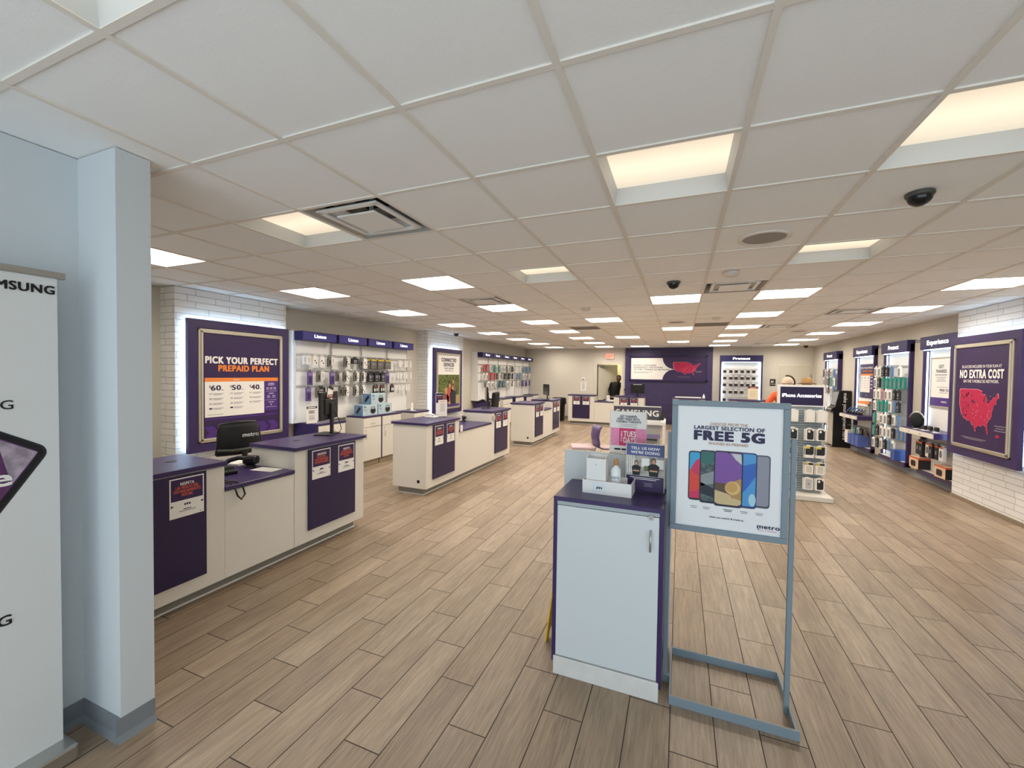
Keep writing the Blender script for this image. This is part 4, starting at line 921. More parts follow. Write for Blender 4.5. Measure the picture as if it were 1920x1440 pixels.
# experience display nearest the poster
E1 = (FX, 9.30, 0)
lit_display('Experience display with a speaker on its shelf, beside the map poster', E1, -H90, 1.05, 'Experience', .60, FD, (.70,), [(.12, .70), (.25, .70), (.40, .70), (.55, .70), (.68, .70), (.82, .70)], (-.27, .82, .91))
def draw_thanked(b, w, z0, z1):
    c = w*.33
    b.text('GET', c, 1.92, .052, mat('slate_ink', '#4d4a5c', .5), .14, bold=.03); b.text('THANKED', c, 1.845, .052, mat('slate_ink', '#4d4a5c', .5), .30, bold=.03)
    b.lines(c, 1.81, .34, .012, M_GREYINK); b.lines(c, 1.77, .28, .008, M_GREYINK, 3, .03); b.lines(c+.05, 1.61, .3, .006, M_GREYINK); b.text('FREE 5G', c+.1, 1.545, .035, M_INK, .24, bold=.04); b.lines(c+.08, 1.52, .24, .006, M_GREYINK)
    b.rect(.0, w, z0, 1.44, M_PMID); b.text('metro', w*.45, 1.36, .035, M_TXTW, .14, bold=.04)
t = thing('display_poster', 'white GET THANKED poster inside the Experience display', 'poster', (FX+FD-.026, 9.24, 0), -H90)
b = MB().frame(-.004); b.box(.06, .93, -.004, .0, 1.30, 2.08, M_PAPER); b.frame(O=(.07, -.004, 0)); draw_thanked(b, .86, 1.30, 2.08); b.build('printed_sheet', t)
b = MB()
for q in ((.05, .95, 2.08, 2.10), (.05, .95, 1.27, 1.30), (.05, .07, 1.27, 2.10), (.93, .95, 1.27, 2.10)): b.box(q[0], q[1], -.012, .0, q[2], q[3], M_SILVER, bev=.003)
b.build('frame', t)
t = thing('round_speaker', 'round black portable speaker with a silver band on the Experience shelf', 'speaker', (3.72, 9.08, .912), -.95)
b = MB(); b.lathe([(.0001, -.05), (.09, -.045), (.125, -.02), (.13, .0), (.125, .02), (.09, .045), (.0001, .05)], (0, 0, .132), M_BLACKM, 32, 'y', sx=.78); b.build('body', t)
MB().tube([(.107*math.cos(a*PI/10), 0, .132+.135*math.sin(a*PI/10)) for a in range(1, 10)], .013, M_STEEL).build('handle_band', t)
MB().box(-.07, .07, -.05, .05, 0, .012, M_BLACK, bev=.004).build('foot', t)
for i, (y, lab) in enumerate(((8.78, 'small black smartwatch, first right of the round speaker'), (8.66, 'small black smartwatch, middle of three on the Experience shelf'), (8.53, 'small black smartwatch, last of three on the Experience shelf'))):
    def fn():
        t = thing('smartwatch', 'x', 'x'); MB().box(-.03, .03, -.035, .035, 0, .006, M_WHITE2, bev=.002).build('stand', t)
        MB().box(-.045, .045, -.02, .02, .006, .075, M_BLACK, bev=.014).build('case', t); MB().frame(-.0205).rect(-.03, .03, .018, .066, mat('screen_glass', '#0b0d10', .12), .001).build('screen', t); return t
    put('watch', fn, (3.70+.02*i, y, .912), -H90, 'smartwatch', lab, 'smartwatch', 'demo watches on the Experience shelf')
for i, (x, y, lab) in enumerate(((3.66, 8.95, 'white price card in front of the round speaker'), (3.66, 8.72, 'white price card in front of the watches'), (3.68, 8.42, 'white price card at the near end of the Experience shelf'))):
    tag(MB().box(-.05, .05, -.035, .035, 0, .002, M_PAPER).build('price_card', None, None, (x, y, .911), -H90), lab, 'card', 'price cards on the Experience shelf')
M_HPB = mat('orange_trim_pack', '#d9673f', .5)
def art_hp(b, w, h, z): b.rect(-w*.5, w*.5, z+h*.9, z+h, M_HPB); b.ell(0, z+h*.5, w*.3, h*.25, M_BLK); b.ell(0, z+h*.5, w*.2, h*.17, M_GREYINK, .002)
TYPES['hp'] = ('headphone_pack', .11, .22, .06, M_BLKB, art_hp); TYPES['hpw'] = ('headphone_pack', .11, .22, .05, M_PAPER, art_hp)
for i, ty in enumerate(['hp', 'hp', 'hpw', 'hp', 'hp', 'hpw']):
    hang(ty, (FX-.02-.015*(i % 2), 9.30-[.12, .25, .40, .55, .68, .82][i], .712), -H90, ('black' if ty == 'hp' else 'white')+' and orange headphone pack, '+ORD[i]+' from the left under the near Experience shelf', 'headphone packs under the Experience shelf')
def hp_box():
    t = thing('speaker_carton', 'x', 'x'); b = MB().frame(-.09); b.box(-.15, .15, -.09, .09, 0, .19, mat('peach_carton', '#e6c2a0', .5), bev=.003); b.rect(-.15, .15, .165, .19, M_HPB)
    b.rrect(-.09, .07, .03, .13, .03, M_BLK); b.box(.15, .1515, -.088, .088, .003, .16, M_BLKB); b.box(.15, .152, -.09, .09, .16, .188, M_HPB); b.build('carton', t); return t
put('hpbox', hp_box, (3.86, 9.26, .206), -H90, 'speaker_carton', 'peach and black speaker carton at the far end of the lower Experience tray', 'box', 'speaker cartons on the lower tray')
put('hpbox', hp_box, (3.86, 8.48, .206), -H90, 'speaker_carton', 'peach and black speaker carton beside the white brick, on the lower Experience tray', 'box', 'speaker cartons on the lower tray')
# experience display further back
lit_display('far Experience display with phones on its shelf and blue boxes below', (FX, 12.31, 0), -H90, 1.06, 'Experience', .60, FD, (.62,), [(.15+.1*i, .62) for i in range(8)], (-.26, .82, .91))
def draw_plan_small(b, w):
    b.rect(.0, w, 1.30, 2.05, M_PPRINT); c = w*.5
    b.text('PICK YOUR PERFECT', c, 1.955, .038, M_TXTW, w*.85, bold=.05, n=.003); b.text('PREPAID PLAN', c, 1.885, .038, M_ORANGE, w*.62, bold=.05, n=.003)
    b.rect(w*.06, w*.94, 1.80, 1.84, M_ORANGE, .002); b.rect(w*.06, w*.70, 1.42, 1.80, M_PAPER, .002); b.rect(w*.70, w*.94, 1.45, 1.80, M_PMID, .002)
    for i, p in enumerate(('60', '50', '40')): b.text('$'+p, w*(.17+.21*i), 1.735, .032, M_INK, bold=.03, n=.003); b.lines(w*(.17+.21*i), 1.69, w*.14, .006, M_GREYINK, 5, .04, n=.003)
    for i in range(4): b.lines(w*.82, 1.76-i*.08, w*.16, .018, M_TXTW, 1, n=.003)
    b.text('metro', c, 1.35, .022, M_TXTW, bold=.04, n=.003)
t = thing('display_poster', 'small purple PERFECT PREPAID PLAN poster inside the far Experience display', 'poster', (FX+FD-.026, 12.24, 0), -H90)
b = MB().frame(-.004); b.box(.04, .88, -.004, 0, 1.29, 2.06, M_PURPLE); b.frame(O=(.05, -.004, 0)); draw_plan_small(b, .82); b.build('printed_sheet', t)
t = thing('display_riser', 'white and orange tiered riser on the far Experience shelf', 'display stand', (3.86, 11.72, .912), -H90)
for i in range(3): MB().box(-.28, .22, -.05+.03*i, .0+.03*i, .20+.055*i, .245+.055*i, M_ORANGE if i == 1 else M_PAPER, bev=.002).build('riser_board', t)
MB().box(-.2, .15, -.04, .06, 0, .20, M_GREYPANEL, bev=.004).build('base', t)
for i in range(5):
    def fn():
        t = thing('demo_phone', 'x', 'x'); MB().box(-.03, .03, -.05, .03, 0, .05, M_BLACK, bev=.004).build('stand', t)
        MB().box(-.038, .038, -.006, .004, .03, .19, M_BLACK, bev=.004, rot=Matrix.Rotation(-.75, 3, 'X'), piv=(0, -.03, .04)).build('body', t)
        MB().frame(O=(0, -.03, .04), U=(1, 0, 0), V=(0, math.sin(.75), math.cos(.75)), N=(0, -math.cos(.75), math.sin(.75))).rect(-.034, .034, -.005, .145, mat('phone_screen', '#3c5a8c', .15), .026).build('screen', t); return t
    put('demophone', fn, (3.74, 12.15-.16*i, .912), -H90, 'demo_phone', 'demo phone on a stand, '+ORD[i]+' from the left on the far Experience shelf', 'phone', 'demo phones on the far Experience shelf')
for i in range(8):
    ty = ['navy', 'teal', 'teal', 'case', 'dark', 'dark', 'spk', 'spk'][i]
    hang(ty, (FX-.0-.02*(i % 2), 12.31-.15-.1*i, .632), -H90, adj[ty]+', '+ORD[i]+' from the left under the far Experience shelf', 'packs under the far Experience shelf')
M_BLUB = mat('blue_carton', '#5468ad', .45)
for i, (y, z, h, m, lab) in enumerate(((12.2, .12, .30, M_PAPER, 'tall white carton at the far end below the Experience shelf'), (12.02, .206, .24, M_BLUB, 'blue carton right of the tall white carton'), (11.80, .206, .26, M_BLUB, 'blue carton in the middle below the far Experience shelf'), (11.58, .206, .25, M_BLUB, 'blue carton nearest the camera below the far Experience shelf'))):
    tag(MB().box(-.09, .09, -.10, .10, 0, h, m, bev=.004).build('carton', None, None, (3.80, y, .206), -H90), lab, 'box')
# protect display at the far end of the right wall
pk = [(.10+.115*i, z) for z in (1.97, 1.74, 1.5) for i in range(8)]
lit_display('far lit Protect display on the right wall beyond the payment kiosk', (FX, 14.54, 0), -H90, 1.09, 'Protect', .42, FD, (1.97, 1.74, 1.5), pk)
for j, (x, z) in enumerate(pk):
    ty = ['dark', 'case', 'pink', 'case', 'dark', 'case', 'case', 'blue', 'case', 'pink', 'pink', 'teal', 'dark', 'teal', 'teal', 'case'][j % 16]
    hang(ty, (FX-.02, 14.54-x, z+.012), -H90, adj[ty]+', '+ORD[j % 8]+' from left, '+prow[j//8]+' row of the farthest right-wall Protect display', 'cases on the far Protect display')
for y0, y1, lab in ((9.31, 9.73, 'warm grey panel between the Experience display and the teal Protect display'), (10.81, 11.24, 'warm grey panel between the teal Protect display and the far Experience display')):
    b = MB(); b.box(0, y1-y0, .06, .095, .12, 2.38, M_GREYPANEL, bev=.003); b.box(0, y1-y0, .065, .095, 2.38, 2.44, M_KICK); tag(b.build('filler_panel', None, None, (FX, y1, 0), -H90), lab, 'panel')
# protect display on the back wall
pb = [(.14+.173*i+(.0, .01, -.005, .0, .0, -.01)[i], z) for z in (1.99, 1.765, 1.54, 1.30, 1.04) for i in range(6)]
pb = [q for q in pb if not (q[1] < 1.4 and q[0] > .72) and not (q[1] < 1.1 and q[0] > .3)]
lit_display('brightly lit Protect display on the back wall right of the purple brick', (1.245, 15.80, 0), 0, 1.26, 'Protect', .50, .14, (1.99, 1.765, 1.54, 1.30, 1.04), pb)
for x in (.06, 1.17): tag(MB().box(0, .03, 0, .02, .3, 2.2, M_LEDF).build('light_bar', None, None, (1.245+x, 15.88, 0)), 'bright vertical light bar at the '+('left' if x < 1 else 'right')+' of the back wall Protect display', 'light')
def small_case():
    t = thing('case_pack', 'x', 'x'); b = MB().frame(-.05); b.box(-.052, .052, -.05, 0, -.145, -.02, mat('case_brown', '#6b5a55', .5), bev=.003); b.rect(-.052, .052, -.05, -.022, M_PAPER); b.rrect(-.035, .04, -.135, -.055, .006, M_BLKB); b.slab([(-.02, -.02), (.02, -.02), (.012, 0), (-.012, 0)], -.03, -.02, M_PAPER); b.build('carton', t); return t
rz_ = {1.99: 'top', 1.765: 'second', 1.54: 'third', 1.30: 'fourth', 1.04: 'bottom'}
ci = {}
for x, z in pb:
    ci[z] = ci.get(z, 0)+1
    put('smallcase', small_case, (1.245+x, 15.78, z+.012), 0, 'case_pack', 'dark case in a white pack, '+ORD[ci[z]-1]+' from left in the '+rz_[z]+' row, back wall display', 'case pack', 'cases on the back wall Protect display')
b = MB().frame(-.002); b.box(0, .30, -.002, 0, 0, .42, mat('cream_paper', '#efe0c2', .6)); b.rect(0, .30, .35, .42, mat('sign_plum', '#5c2742', .5)); b.lines(.15, .395, .2, .016, M_REDOR); b.lines(.15, .37, .16, .012, M_TXTW); b.lines(.15, .25, .2, .01, mat('tan_ink', '#cbb594', .5), 4, .05)
tag(b.build('card_sign', None, None, (2.08, 15.70, 1.0)), 'cream card with a plum heading before the back wall Protect display', 'sign')

# payment kiosk
t = thing('payment_kiosk', 'black payment kiosk with white lettering on its side, against the right wall', 'kiosk', (0, 0, 0))
b = MB(); prof = [(3.585, .02), (3.94, .02), (3.94, 1.42), (3.70, 1.42), (3.625, 1.02), (3.545, .96), (3.525, .88), (3.585, .84)]
vs = [(x, 12.72, z) for x, z in prof]+[(x, 13.14, z) for x, z in prof]; k = len(prof)
b.add(vs, [tuple(range(k)), tuple(range(2*k-1, k-1, -1))]+[(i, i+k, (i+1) % k+k, (i+1) % k) for i in range(k)], mat('kiosk_black', '#101013', .3))
b.frame(O=(3.785, 12.72, 1.36), U=(0, 0, -1), V=(1, 0, 0), N=(0, -1, 0)); b.text('make your payment here', 0, 0, .075, M_TXTW, 1.16, 'L', .01, .002); b.build('cabinet', t)
b = MB(); n = Vector((-.98, 0, .196)).normalized(); b.frame(O=(3.664, 12.93, 1.22), U=(0, -1, 0), V=(.196, 0, .98), N=n); b.rect(-.18, .18, -.17, .17, mat('kiosk_screen', '#8d8f93', .2), .006); b.build('screen', t)
MB().box(3.54, 3.615, 12.75, 13.11, .885, .965, M_GREYPANEL, bev=.01).build('keypad_shelf', t)
MB().box(3.58, 3.588, 12.74, 13.12, .05, .84, M_GREYPANEL).build('front_panel', t)
MB().box(3.55, 3.95, 12.71, 13.15, 0, .02, M_BLACK).build('base', t)

# accessory tower
t = thing('accessory_tower', 'slatwall accessory tower with an iPhone Accessories sign, behind the framed sign', 'display tower', (1.64, 7.22, 0))
MB().box(-.34, .36, -.26, .34, .0, .075, M_WHITE, bev=.01).build('base', t)
for s in range(4):
    U = [(1, 0), (0, 1), (-1, 0), (0, -1)][s]; N = [(0, -1), (1, 0), (0, 1), (-1, 0)][s]
    b = MB(); b.frame(O=(N[0]*.27, N[1]*.27+.27, 0), U=(U[0], U[1], 0), V=(0, 0, 1), N=(N[0], N[1], 0))
    for i in range(34):
        z = .09+i*.0365; b.rect(-.265, .265, z, z+.027, M_SLAT, .006); b.add([b.P(-.265, z+.027, .006), b.P(.265, z+.027, .006), b.P(.265, z+.031, -.004), b.P(-.265, z+.031, -.004)], [(0, 1, 2, 3)], M_SLAT)
        b.add([b.P(-.265, z+.031, -.004), b.P(.265, z+.031, -.004), b.P(.265, z+.0365, .006), b.P(-.265, z+.0365, .006)], [(0, 1, 2, 3)], M_KICK)
    b.build('slat_panel', t)
for x, y in ((-.27, 0), (.27, 0), (-.27, .54), (.27, .54)): MB().box(x-.012, x+.012, y-.012, y+.012, .07, 1.34, M_STEEL).build('corner_post', t)
b = MB().frame(-.02); b.box(-.30, .29, -.02, .025, 1.315, 1.63, M_WHITE2, bev=.006); b.rect(-.265, .265, 1.335, 1.60, M_INK, .001); b.text('iPhone Accessories', 0, 1.452, .05, M_LIT, .48, bold=.035, n=.003); b.build('sign_box', t)
cols = [-.10+.0, .09, .245]; rws = [(1.285, 'wbox'), (1.02, 'black'), (.77, 'yelblk'), (.535, 'yelwht'), (.31, 'wframe')]
def tower_pack(kind):
    def fn():
        t = thing('phone_case_pack', 'x', 'x'); w, h, d = .108, .17, .022; b = MB().frame(-d); b.box(-w/2, w/2, -d, 0, -h-.015, -.015, M_PAPER, bev=.003)
        b.slab([(-.02, -.015), (.02, -.015), (.014, 0), (-.014, 0)], -.014, -.01, M_PAPER)
        z = -h-.015
        if kind == 'wbox': b.rrect(-w*.34, w*.34, z+.02, z+h-.02, .01, mat('pack_offwhite', '#dfd9cf', .5)); b.rrect(-w*.32, w*.32, z+.023, z+h-.023, .009, M_PAPER, .0014)
        elif kind == 'black': b.rrect(-w*.32, w*.40, z+.015, z+h-.012, .012, M_BLKB); b.rrect(-w*.22, w*.02, z+h-.055, z+h-.022, .006, M_PAPER, .002); b.ell(w*.3, z+h-.02, .010, .010, M_PAPER, .002)
        elif kind == 'yelblk': b.rect(-w*.45, w*.45, z+.06, z+h-.005, M_BLKB); b.rect(-w*.45, w*.05, z+h-.035, z+h-.005, mat('pack_yellow', '#d8b03a', .5), .002); b.poly([(-w*.45, z+.06), (w*.45, z+.06), (w*.3, z+.045), (-w*.45, z+.045)], M_BLKB)
        elif kind == 'yelwht': b.rect(-w*.45, w*.45, z+h-.035, z+h-.005, M_BLKB); b.rect(-w*.4, -w*.05, z+h-.032, z+h-.008, mat('pack_yellow', '#d8b03a', .5), .002); b.rrect(-w*.3, w*.3, z+.025, z+h-.05, .008, mat('pack_pale', '#d3cdc0', .4))
        else: b.rrect(-w*.36, w*.36, z+.014, z+h-.014, .01, mat('clear_case_grey', '#bdbcbb', .35)); b.ell(0, z+h*.5, .012, .014, M_GREYINK, .002)
        b.build('carton', t); return t
    return fn
tn = {'wbox': 'plain white boxed case', 'black': 'black phone case in a white pack', 'yelblk': 'rugged black case with a yellow label', 'yelwht': 'clear case with black and yellow label', 'wframe': 'clear case in a white pack'}
for r, (z, kd) in enumerate(rws):
    for c, x in enumerate([-.10, .10, .235]):
        for dd in (0, 1):
            kk = 'black' if (r == 4 and c == 2) else kd
            put('tower_'+kk, tower_pack(kk), (1.64+x-.012*dd, 7.22-.075+.03*dd, z-.004*dd), 0, 'phone_case_pack', tn[kk]+(', front of the ' if dd == 0 else ', behind the front pack, ')+['left', 'middle', 'right'][c]+' peg, '+['top', 'second', 'third', 'fourth', 'bottom'][r]+' row, tower', 'case pack', 'cases on the accessory tower')
    for c, x in enumerate([-.10, .10, .235]):
        if r == 0 and c == 0: hk = h = MB().tube([(0, -.005, 0), (0, -.12, .002), (0, -.125, .012)], .003, M_PEG, 5).build('hook', t)
        else: h = hk.copy(); COL.objects.link(h); h.parent = t
        h.location = (x, 0, z-.006)
    for dd in range(3):
        hr = hk.copy(); COL.objects.link(hr); hr.parent = t; hr.rotation_euler.z = H90; hr.location = (.285, .08+.15*dd, z+.218)
        put('tower_wbox', tower_pack('wbox'), (1.64+.315+.03*(dd % 2), 7.30+.15*dd, z+.22), H90, 'phone_case_pack', 'white pack on the tower right side, '+['nearest', 'middle', 'farthest'][dd]+' peg, '+['top', 'second', 'third', 'fourth', 'bottom'][r]+' row', 'case pack', 'packs on the right side of the tower')

# ------------------------------------------------------------------ foreground: display stand and framed sign
t = thing('display_stand', 'white cabinet with purple edges in the foreground, left of the framed sign', 'cabinet', (-.665, 2.32, 0))
W, D, H = .603, .43, 1.035
M_DAYLIT = mat('daylit_white_laminate', '#d2d8da', .42)  # white laminate with the blue of the daylight put into its colour
M_SCUF = mat('scuffed_white_plinth', '#d9d8d4', .55, noise=.10, nscale=14)
b = MB(); b.box(.012, W-.012, -.012, D-.02, 0, .105, M_SCUF, bev=.004); b.build('plinth', t)
b = MB(); b.box(0, .022, -.004, D, .07, H-.0, M_PURPLE, bev=.003); b.box(W-.022, W, -.004, D, .07, H, M_PURPLE, bev=.003); b.box(.022, W-.022, .02, D, .105, H-.03, M_WHITE); b.build('carcass', t)
MB().box(0, W, -.006, D, H-.024, H+.001, M_PURPLE, bev=.003).build('worktop', t)
MB().box(.022, W-.022, .0, .02, H-.045, H-.024, mat('grey_trim', '#aab2b6', .45)).build('trim_rail', t)
dd = MB().box(.024, W-.024, -.006, .014, .112, H-.048, M_DAYLIT, bev=.002).build('cabinet_door', t)
MB().tube([(W-.066, -.006, .915), (W-.066, -.03, .91), (W-.066, -.03, .81), (W-.066, -.006, .805)], .0055, M_STEEL).build('handle', dd)
b = MB(); b.cyl((W-.066, -.006, .985), (W-.066, -.013, .985), .014, M_STEEL, 20); b.box(W-.0672, W-.0648, -.014, -.013, .979, .991, M_BLACK); b.build('lock', dd)
b = MB(); b.box(-.055, W+.03, D+.005, D+.05, 0, 1.225, M_DAYLIT, bev=.003); b.build('back_panel', t)
M_SIGNW = mat('sign_sheet', '#e9ebec', .35)
def draw_tues(b, w, h):
    b.text('GET THANKED', 0, h*.845, .0135, M_INK, .105, bold=.05); b.text('EVERY WEEK WITH', 0, h*.785, .0135, M_INK, .135, bold=.05); b.text('T-MOBILE TUESDAYS', 0, h*.725, .0135, M_INK, .155, bold=.05)
    b.lines(0, h*.69, .12, .0022, M_GREYINK, 3, .008)
    b.rect(-w*.47, w*.47, h*.20, h*.60, mat('deep_pink', '#e58bb2', .45, noise=.25, nscale=70)); b.rect(-w*.24, w*.2, h*.20, h*.60, mat('hot_pink', '#cf2a6a', .45), .0015); b.rect(-w*.24, w*.47, h*.20, h*.27, mat('hot_pink', '#cf2a6a', .45), .0014)
    b.text('TUES', .010, h*.415, .034, M_TXTW, .076, bold=.04, n=.003); b.text('DAYS', .010, h*.275, .034, M_TXTW, .076, bold=.04, n=.003)
    b.frame(O=(-.036, -.0067, h*.30), U=(0, 0, 1), V=(-1, 0, 0), N=(0, -1, 0)).text('T-MOBILE', .033, 0, .009, M_TXTW, .066, bold=.03, n=.003); b.frame(-.0067)
    for x in (-.066, -.02): b.rrect(x-.02, x+.02, h*.095, h*.135, .003, M_BLK)
acrylic('sign_holder', 'clear holder with a pink TUESDAYS sheet behind the white cabinet top', (-.305, 2.778, 1.225), 0, .235, .285, draw_tues, .025)
M_STORE = mat('store_photo', '#a6a29a', .5, noise=.35, nscale=22)
def draw_tell(b, w, h):
    b.rect(-w*.46, w*.46, h*.035, h*.97, M_PPRINT); b.rect(-w*.46, w*.46, h*.735, h*.955, mat('slate_blue', '#525c8e', .5), .0014)
    b.text('TELL US HOW', 0, h*.86, .0155, M_TXTW, .165, bold=.045); b.text("WE'RE DOING", 0, h*.775, .0155, M_TXTW, .165, bold=.045)
    b.rect(-w*.46, w*.46, h*.33, h*.735, M_STORE, .0014)
    for i in range(4): b.rect(-w*.44+i*.012, -w*.44+i*.012+.005, h*.38, h*.73, M_PAPER, .0017)
    b.rect(-.02, .025, h*.52, h*.69, M_PAPER, .0016); b.rect(w*.25, w*.45, h*.5, h*.68, M_PAPER, .0016); b.rect(-.005, .03, h*.44, h*.54, M_PHOTO, .0018)
    for x, s, sk, hr in ((-.05, .9, '#d0a080', '#231712'), (.05, 1.1, '#c99570', '#2a1d16')):
        z = h*.34
        b.poly([(x-.022*s, z), (x+.022*s, z), (x+.030*s, z+.055*s), (x+.012*s, z+.068*s), (x-.012*s, z+.068*s), (x-.030*s, z+.055*s)], M_BLK, .002)
        b.ell(x, z+.083*s, .0125*s, .017*s, mat('print_hair'+hr, hr, .5), .0021); b.ell(x, z+.080*s, .009*s, .013*s, mat('print_skin'+sk, sk, .5), .0024)
        b.rect(x-.02*s, x+.02*s, z+.025*s, z+.034*s, mat('print_skin'+sk, sk, .5), .0024)
    b.lines(0, h*.295, .17, .003, M_TXTW, 2, .009); b.lines(.02, h*.19, .05, .003, M_GREYINK, 3, .008)
acrylic('sign_holder', 'clear holder with the TELL US HOW card standing on the cabinet top', (-.185, 2.61, H+.001), math.radians(-3), .235, .30, draw_tell, .05)
# open tray with carton and hand sanitizer
t = thing('display_tray', 'small white open tray with an m mark on the cabinet top', 'tray', (-.53, 2.46, H+.001), math.radians(-2))
b = MB().frame(-.002); tw, td, th = .285, .16, .078
for q in ((0, tw, 0, .004), (0, tw, td-.004, td), (0, .004, .004, td-.004), (tw-.004, tw, .004, td-.004)): b.box(q[0], q[1], q[2], q[3], 0, th, M_WHITE2)
b.box(.004, tw-.004, .004, td-.004, 0, .004, M_WHITE2); b.frame(0); b.rect(.06, .135, .012, .066, mat('frosted_label', '#dfe6ea', .3), .0008); b.text('m', .102, .032, .017, M_BLK, .028, bold=.07); b.ell(.086, .034, .0035, .0035, M_BLK, .002); b.build('body', t)
t = thing('leaflet_box', 'tall white open-topped leaflet box standing in the small tray', 'box', (-.51, 2.475, H+.006), math.radians(-2))
b = MB(); bw, bd, bh = .115, .075, .215
b.box(0, bw, 0, .004, 0, bh-.015, M_WHITE2); b.box(0, bw, bd-.004, bd, 0, bh, M_WHITE2); b.box(0, .004, .004, bd-.004, 0, bh, M_WHITE2); b.box(bw-.004, bw, .004, bd-.004, 0, bh, M_WHITE2); b.box(.004, bw-.004, .004, bd-.004, 0, .004, M_WHITE2)
b.build('body', t); MB().frame(-.0005).ell(bw/2, bh-.05, .006, .006, mat('faint_print', '#cfd6da', .5)).build('print', t)
t = thing('sanitizer_bottle', 'hand sanitizer bottle with a tan cap standing in the small tray', 'bottle', (-.345, 2.535, H+.006), 0)
b = MB(); b.lathe([(.0001, 0), (.028, 0), (.030, .006), (.030, .125), (.026, .14), (.012, .152), (.0115, .165)], (0, 0, 0), mat('frosted_bottle', '#eef1f0', .25)); 
b.frame(O=(0, -.0305, 0)); b.text('pure', -.002, .085, .018, mat('aqua_ink', '#4f86a0', .5), .05, bold=.01, n=.001); b.lines(.0, .035, .03, .003, M_GREYINK, n=.001); b.build('body', t)
MB().lathe([(.013, .16), (.014, .163), (.014, .192), (.012, .196), (.0001, .197)], (0, 0, 0), mat('tan_cap', '#b98a4e', .4)).build('cap', t)
# folded yellow floor sign behind the cabinet
t = thing('wet_floor_sign', 'yellow folding floor sign tucked behind the left of the cabinet', 'sign', (-.725, 2.71, 0), H90)
for s, nm in ((-1, 'front_board'), (1, 'rear_board')):
    pts = [(-.15, 0), (-.09, 0), (-.08, .05), (.08, .05), (.09, 0), (.15, 0), (.11, .42), (-.11, .42)]
    b = MB(); kx = len(pts); y = lambda z: s*(.05-.10*z); vs = [(x, y(z)-.004, z) for x, z in pts]+[(x, y(z)+.004, z) for x, z in pts]
    b.add(vs, [tuple(range(kx)), tuple(range(2*kx-1, kx-1, -1))]+[(i, i+kx, (i+1) % kx+kx, (i+1) % kx) for i in range(kx)], M_YEL); b.build(nm, t)
# framed sign on a stand
t = thing('sign_stand', 'framed FREE 5G phone poster on a blue-grey metal floor stand', 'sign stand', (.26, 2.50, 0))
px0, px1 = -.306, .285
M_WORN = mat('worn_metal_edge', '#9a958a', .5, noise=.2, nscale=30)
b = MB()
b.box(px0+.025, px1+.02, -.175, -.165, 0, .048, M_BLUEG, bev=.002); b.box(px0+.025, px1+.005, .255, .265, 0, .045, M_BLUEG, bev=.002)
b.box(px0+.025, px0+.035, -.165, .255, 0, .045, M_BLUEG); b.box(px1+.005, px1+.015, -.165, .255, 0, .045, M_BLUEG); b.box(px0-.005, px0+.03, -.01, .012, 0, .04, M_BLUEG)
b.box(px0+.027, px1+.018, -.174, -.166, .048, .0495, M_WORN); b.build('base_frame', t)
for x in (px0, px1): MB().box(x-.012, x+.012, -.006, .016, 0, 1.425, M_BLUEG, bev=.002).build('post', t)
fx0, fx1, fz0, fz1 = -.298, .262, .888, 1.607
b = MB()
for q in ((fx0, fx1, fz1-.03, fz1), (fx0, fx1, fz0, fz0+.03), (fx0, fx0+.03, fz0+.03, fz1-.03), (fx1-.03, fx1, fz0+.03, fz1-.03)): b.box(q[0], q[1], -.032, -.006, q[2], q[3], M_BLUEG, bev=.003)
b.box(fx0+.03, fx1-.03, -.012, -.008, fz0+.03, fz1-.03, M_BLUEG); b.build('frame', t)
b = MB().frame(-.019); b.box(fx0+.028, fx1-.028, -.019, -.012, fz0+.028, fz1-.028, M_SIGNW)
ox = -.26
b.text('CHOOSE FROM THE', ox+.2435, 1.476, .0145, mat('copper_ink', '#b2764a', .5), .178, bold=.015); b.text('LARGEST SELECTION OF', ox+.2435, 1.452, .019, M_INK, .333, bold=.06); b.text('FREE 5G', ox+.2435, 1.396, .047, M_INK, .326, bold=.12); b.text('PHONES IN PREPAID', ox+.2435, 1.371, .013, mat('copper_ink', '#b2764a', .5), .186, bold=.015)
def phone(x0, x1, z0, z1, n, edge, bg, right_side=False):
    b.rrect(x0, x1, z0, z1, .016, edge, n); b.rrect(x0+.006, x1-.006, z0+.011, z1-.007, .012, bg, n+.0003); return x0+.006, x1-.006, z0+.011, z1-.007
M_PED = mat('print_phone_edge', '#1c2230', .4)
phone(ox+.35, ox+.441, 1.057, 1.333, .0005, mat('print_edge_grey', '#46525e', .4), mat('print_lilac_grey', '#8d8f9c', .45))
b.ell(ox+.36, 1.27, .022, .05, mat('print_teal_dark', '#27444d', .45), .0009)
x0, x1, z0, z1 = phone(ox+.27, ox+.381, 1.048, 1.341, .0012, mat('print_edge_blue', '#27366b', .4), mat('print_sky', '#4a97cf', .45))
b.poly([(x0, z0+.03), (x0+.05, z0+.08), (x1, z0+.16), (x1, z0+.23), (x0, z0+.2)], mat('print_blue', '#2f62b8', .45), .0018); b.ell(x0+.085, z0+.035, .017, .033, mat('print_ice', '#a7cfe0', .45), .002)
x0, x1, z0, z1 = phone(ox+.052, ox+.115, 1.061, 1.331, .0005, M_PED, mat('print_azure', '#3b9fd1', .45))
b.poly([(x0, z0), (x1, z0), (x1, z1-.03), (x1-.02, z1-.045), (x0+.012, z1-.08), (x0, z1-.11)], mat('print_crimson', '#c92f5c', .45), .0009); b.poly([(x0, z0+.03), (x1, z0+.05), (x1, z0+.12), (x0, z0+.155)], mat('print_scarlet', '#d84436', .45), .0011)
x0, x1, z0, z1 = phone(ox+.108, ox+.19, 1.052, 1.339, .0014, M_PED, mat('print_rock', '#4a5a5c', .45, noise=.45, nscale=60))
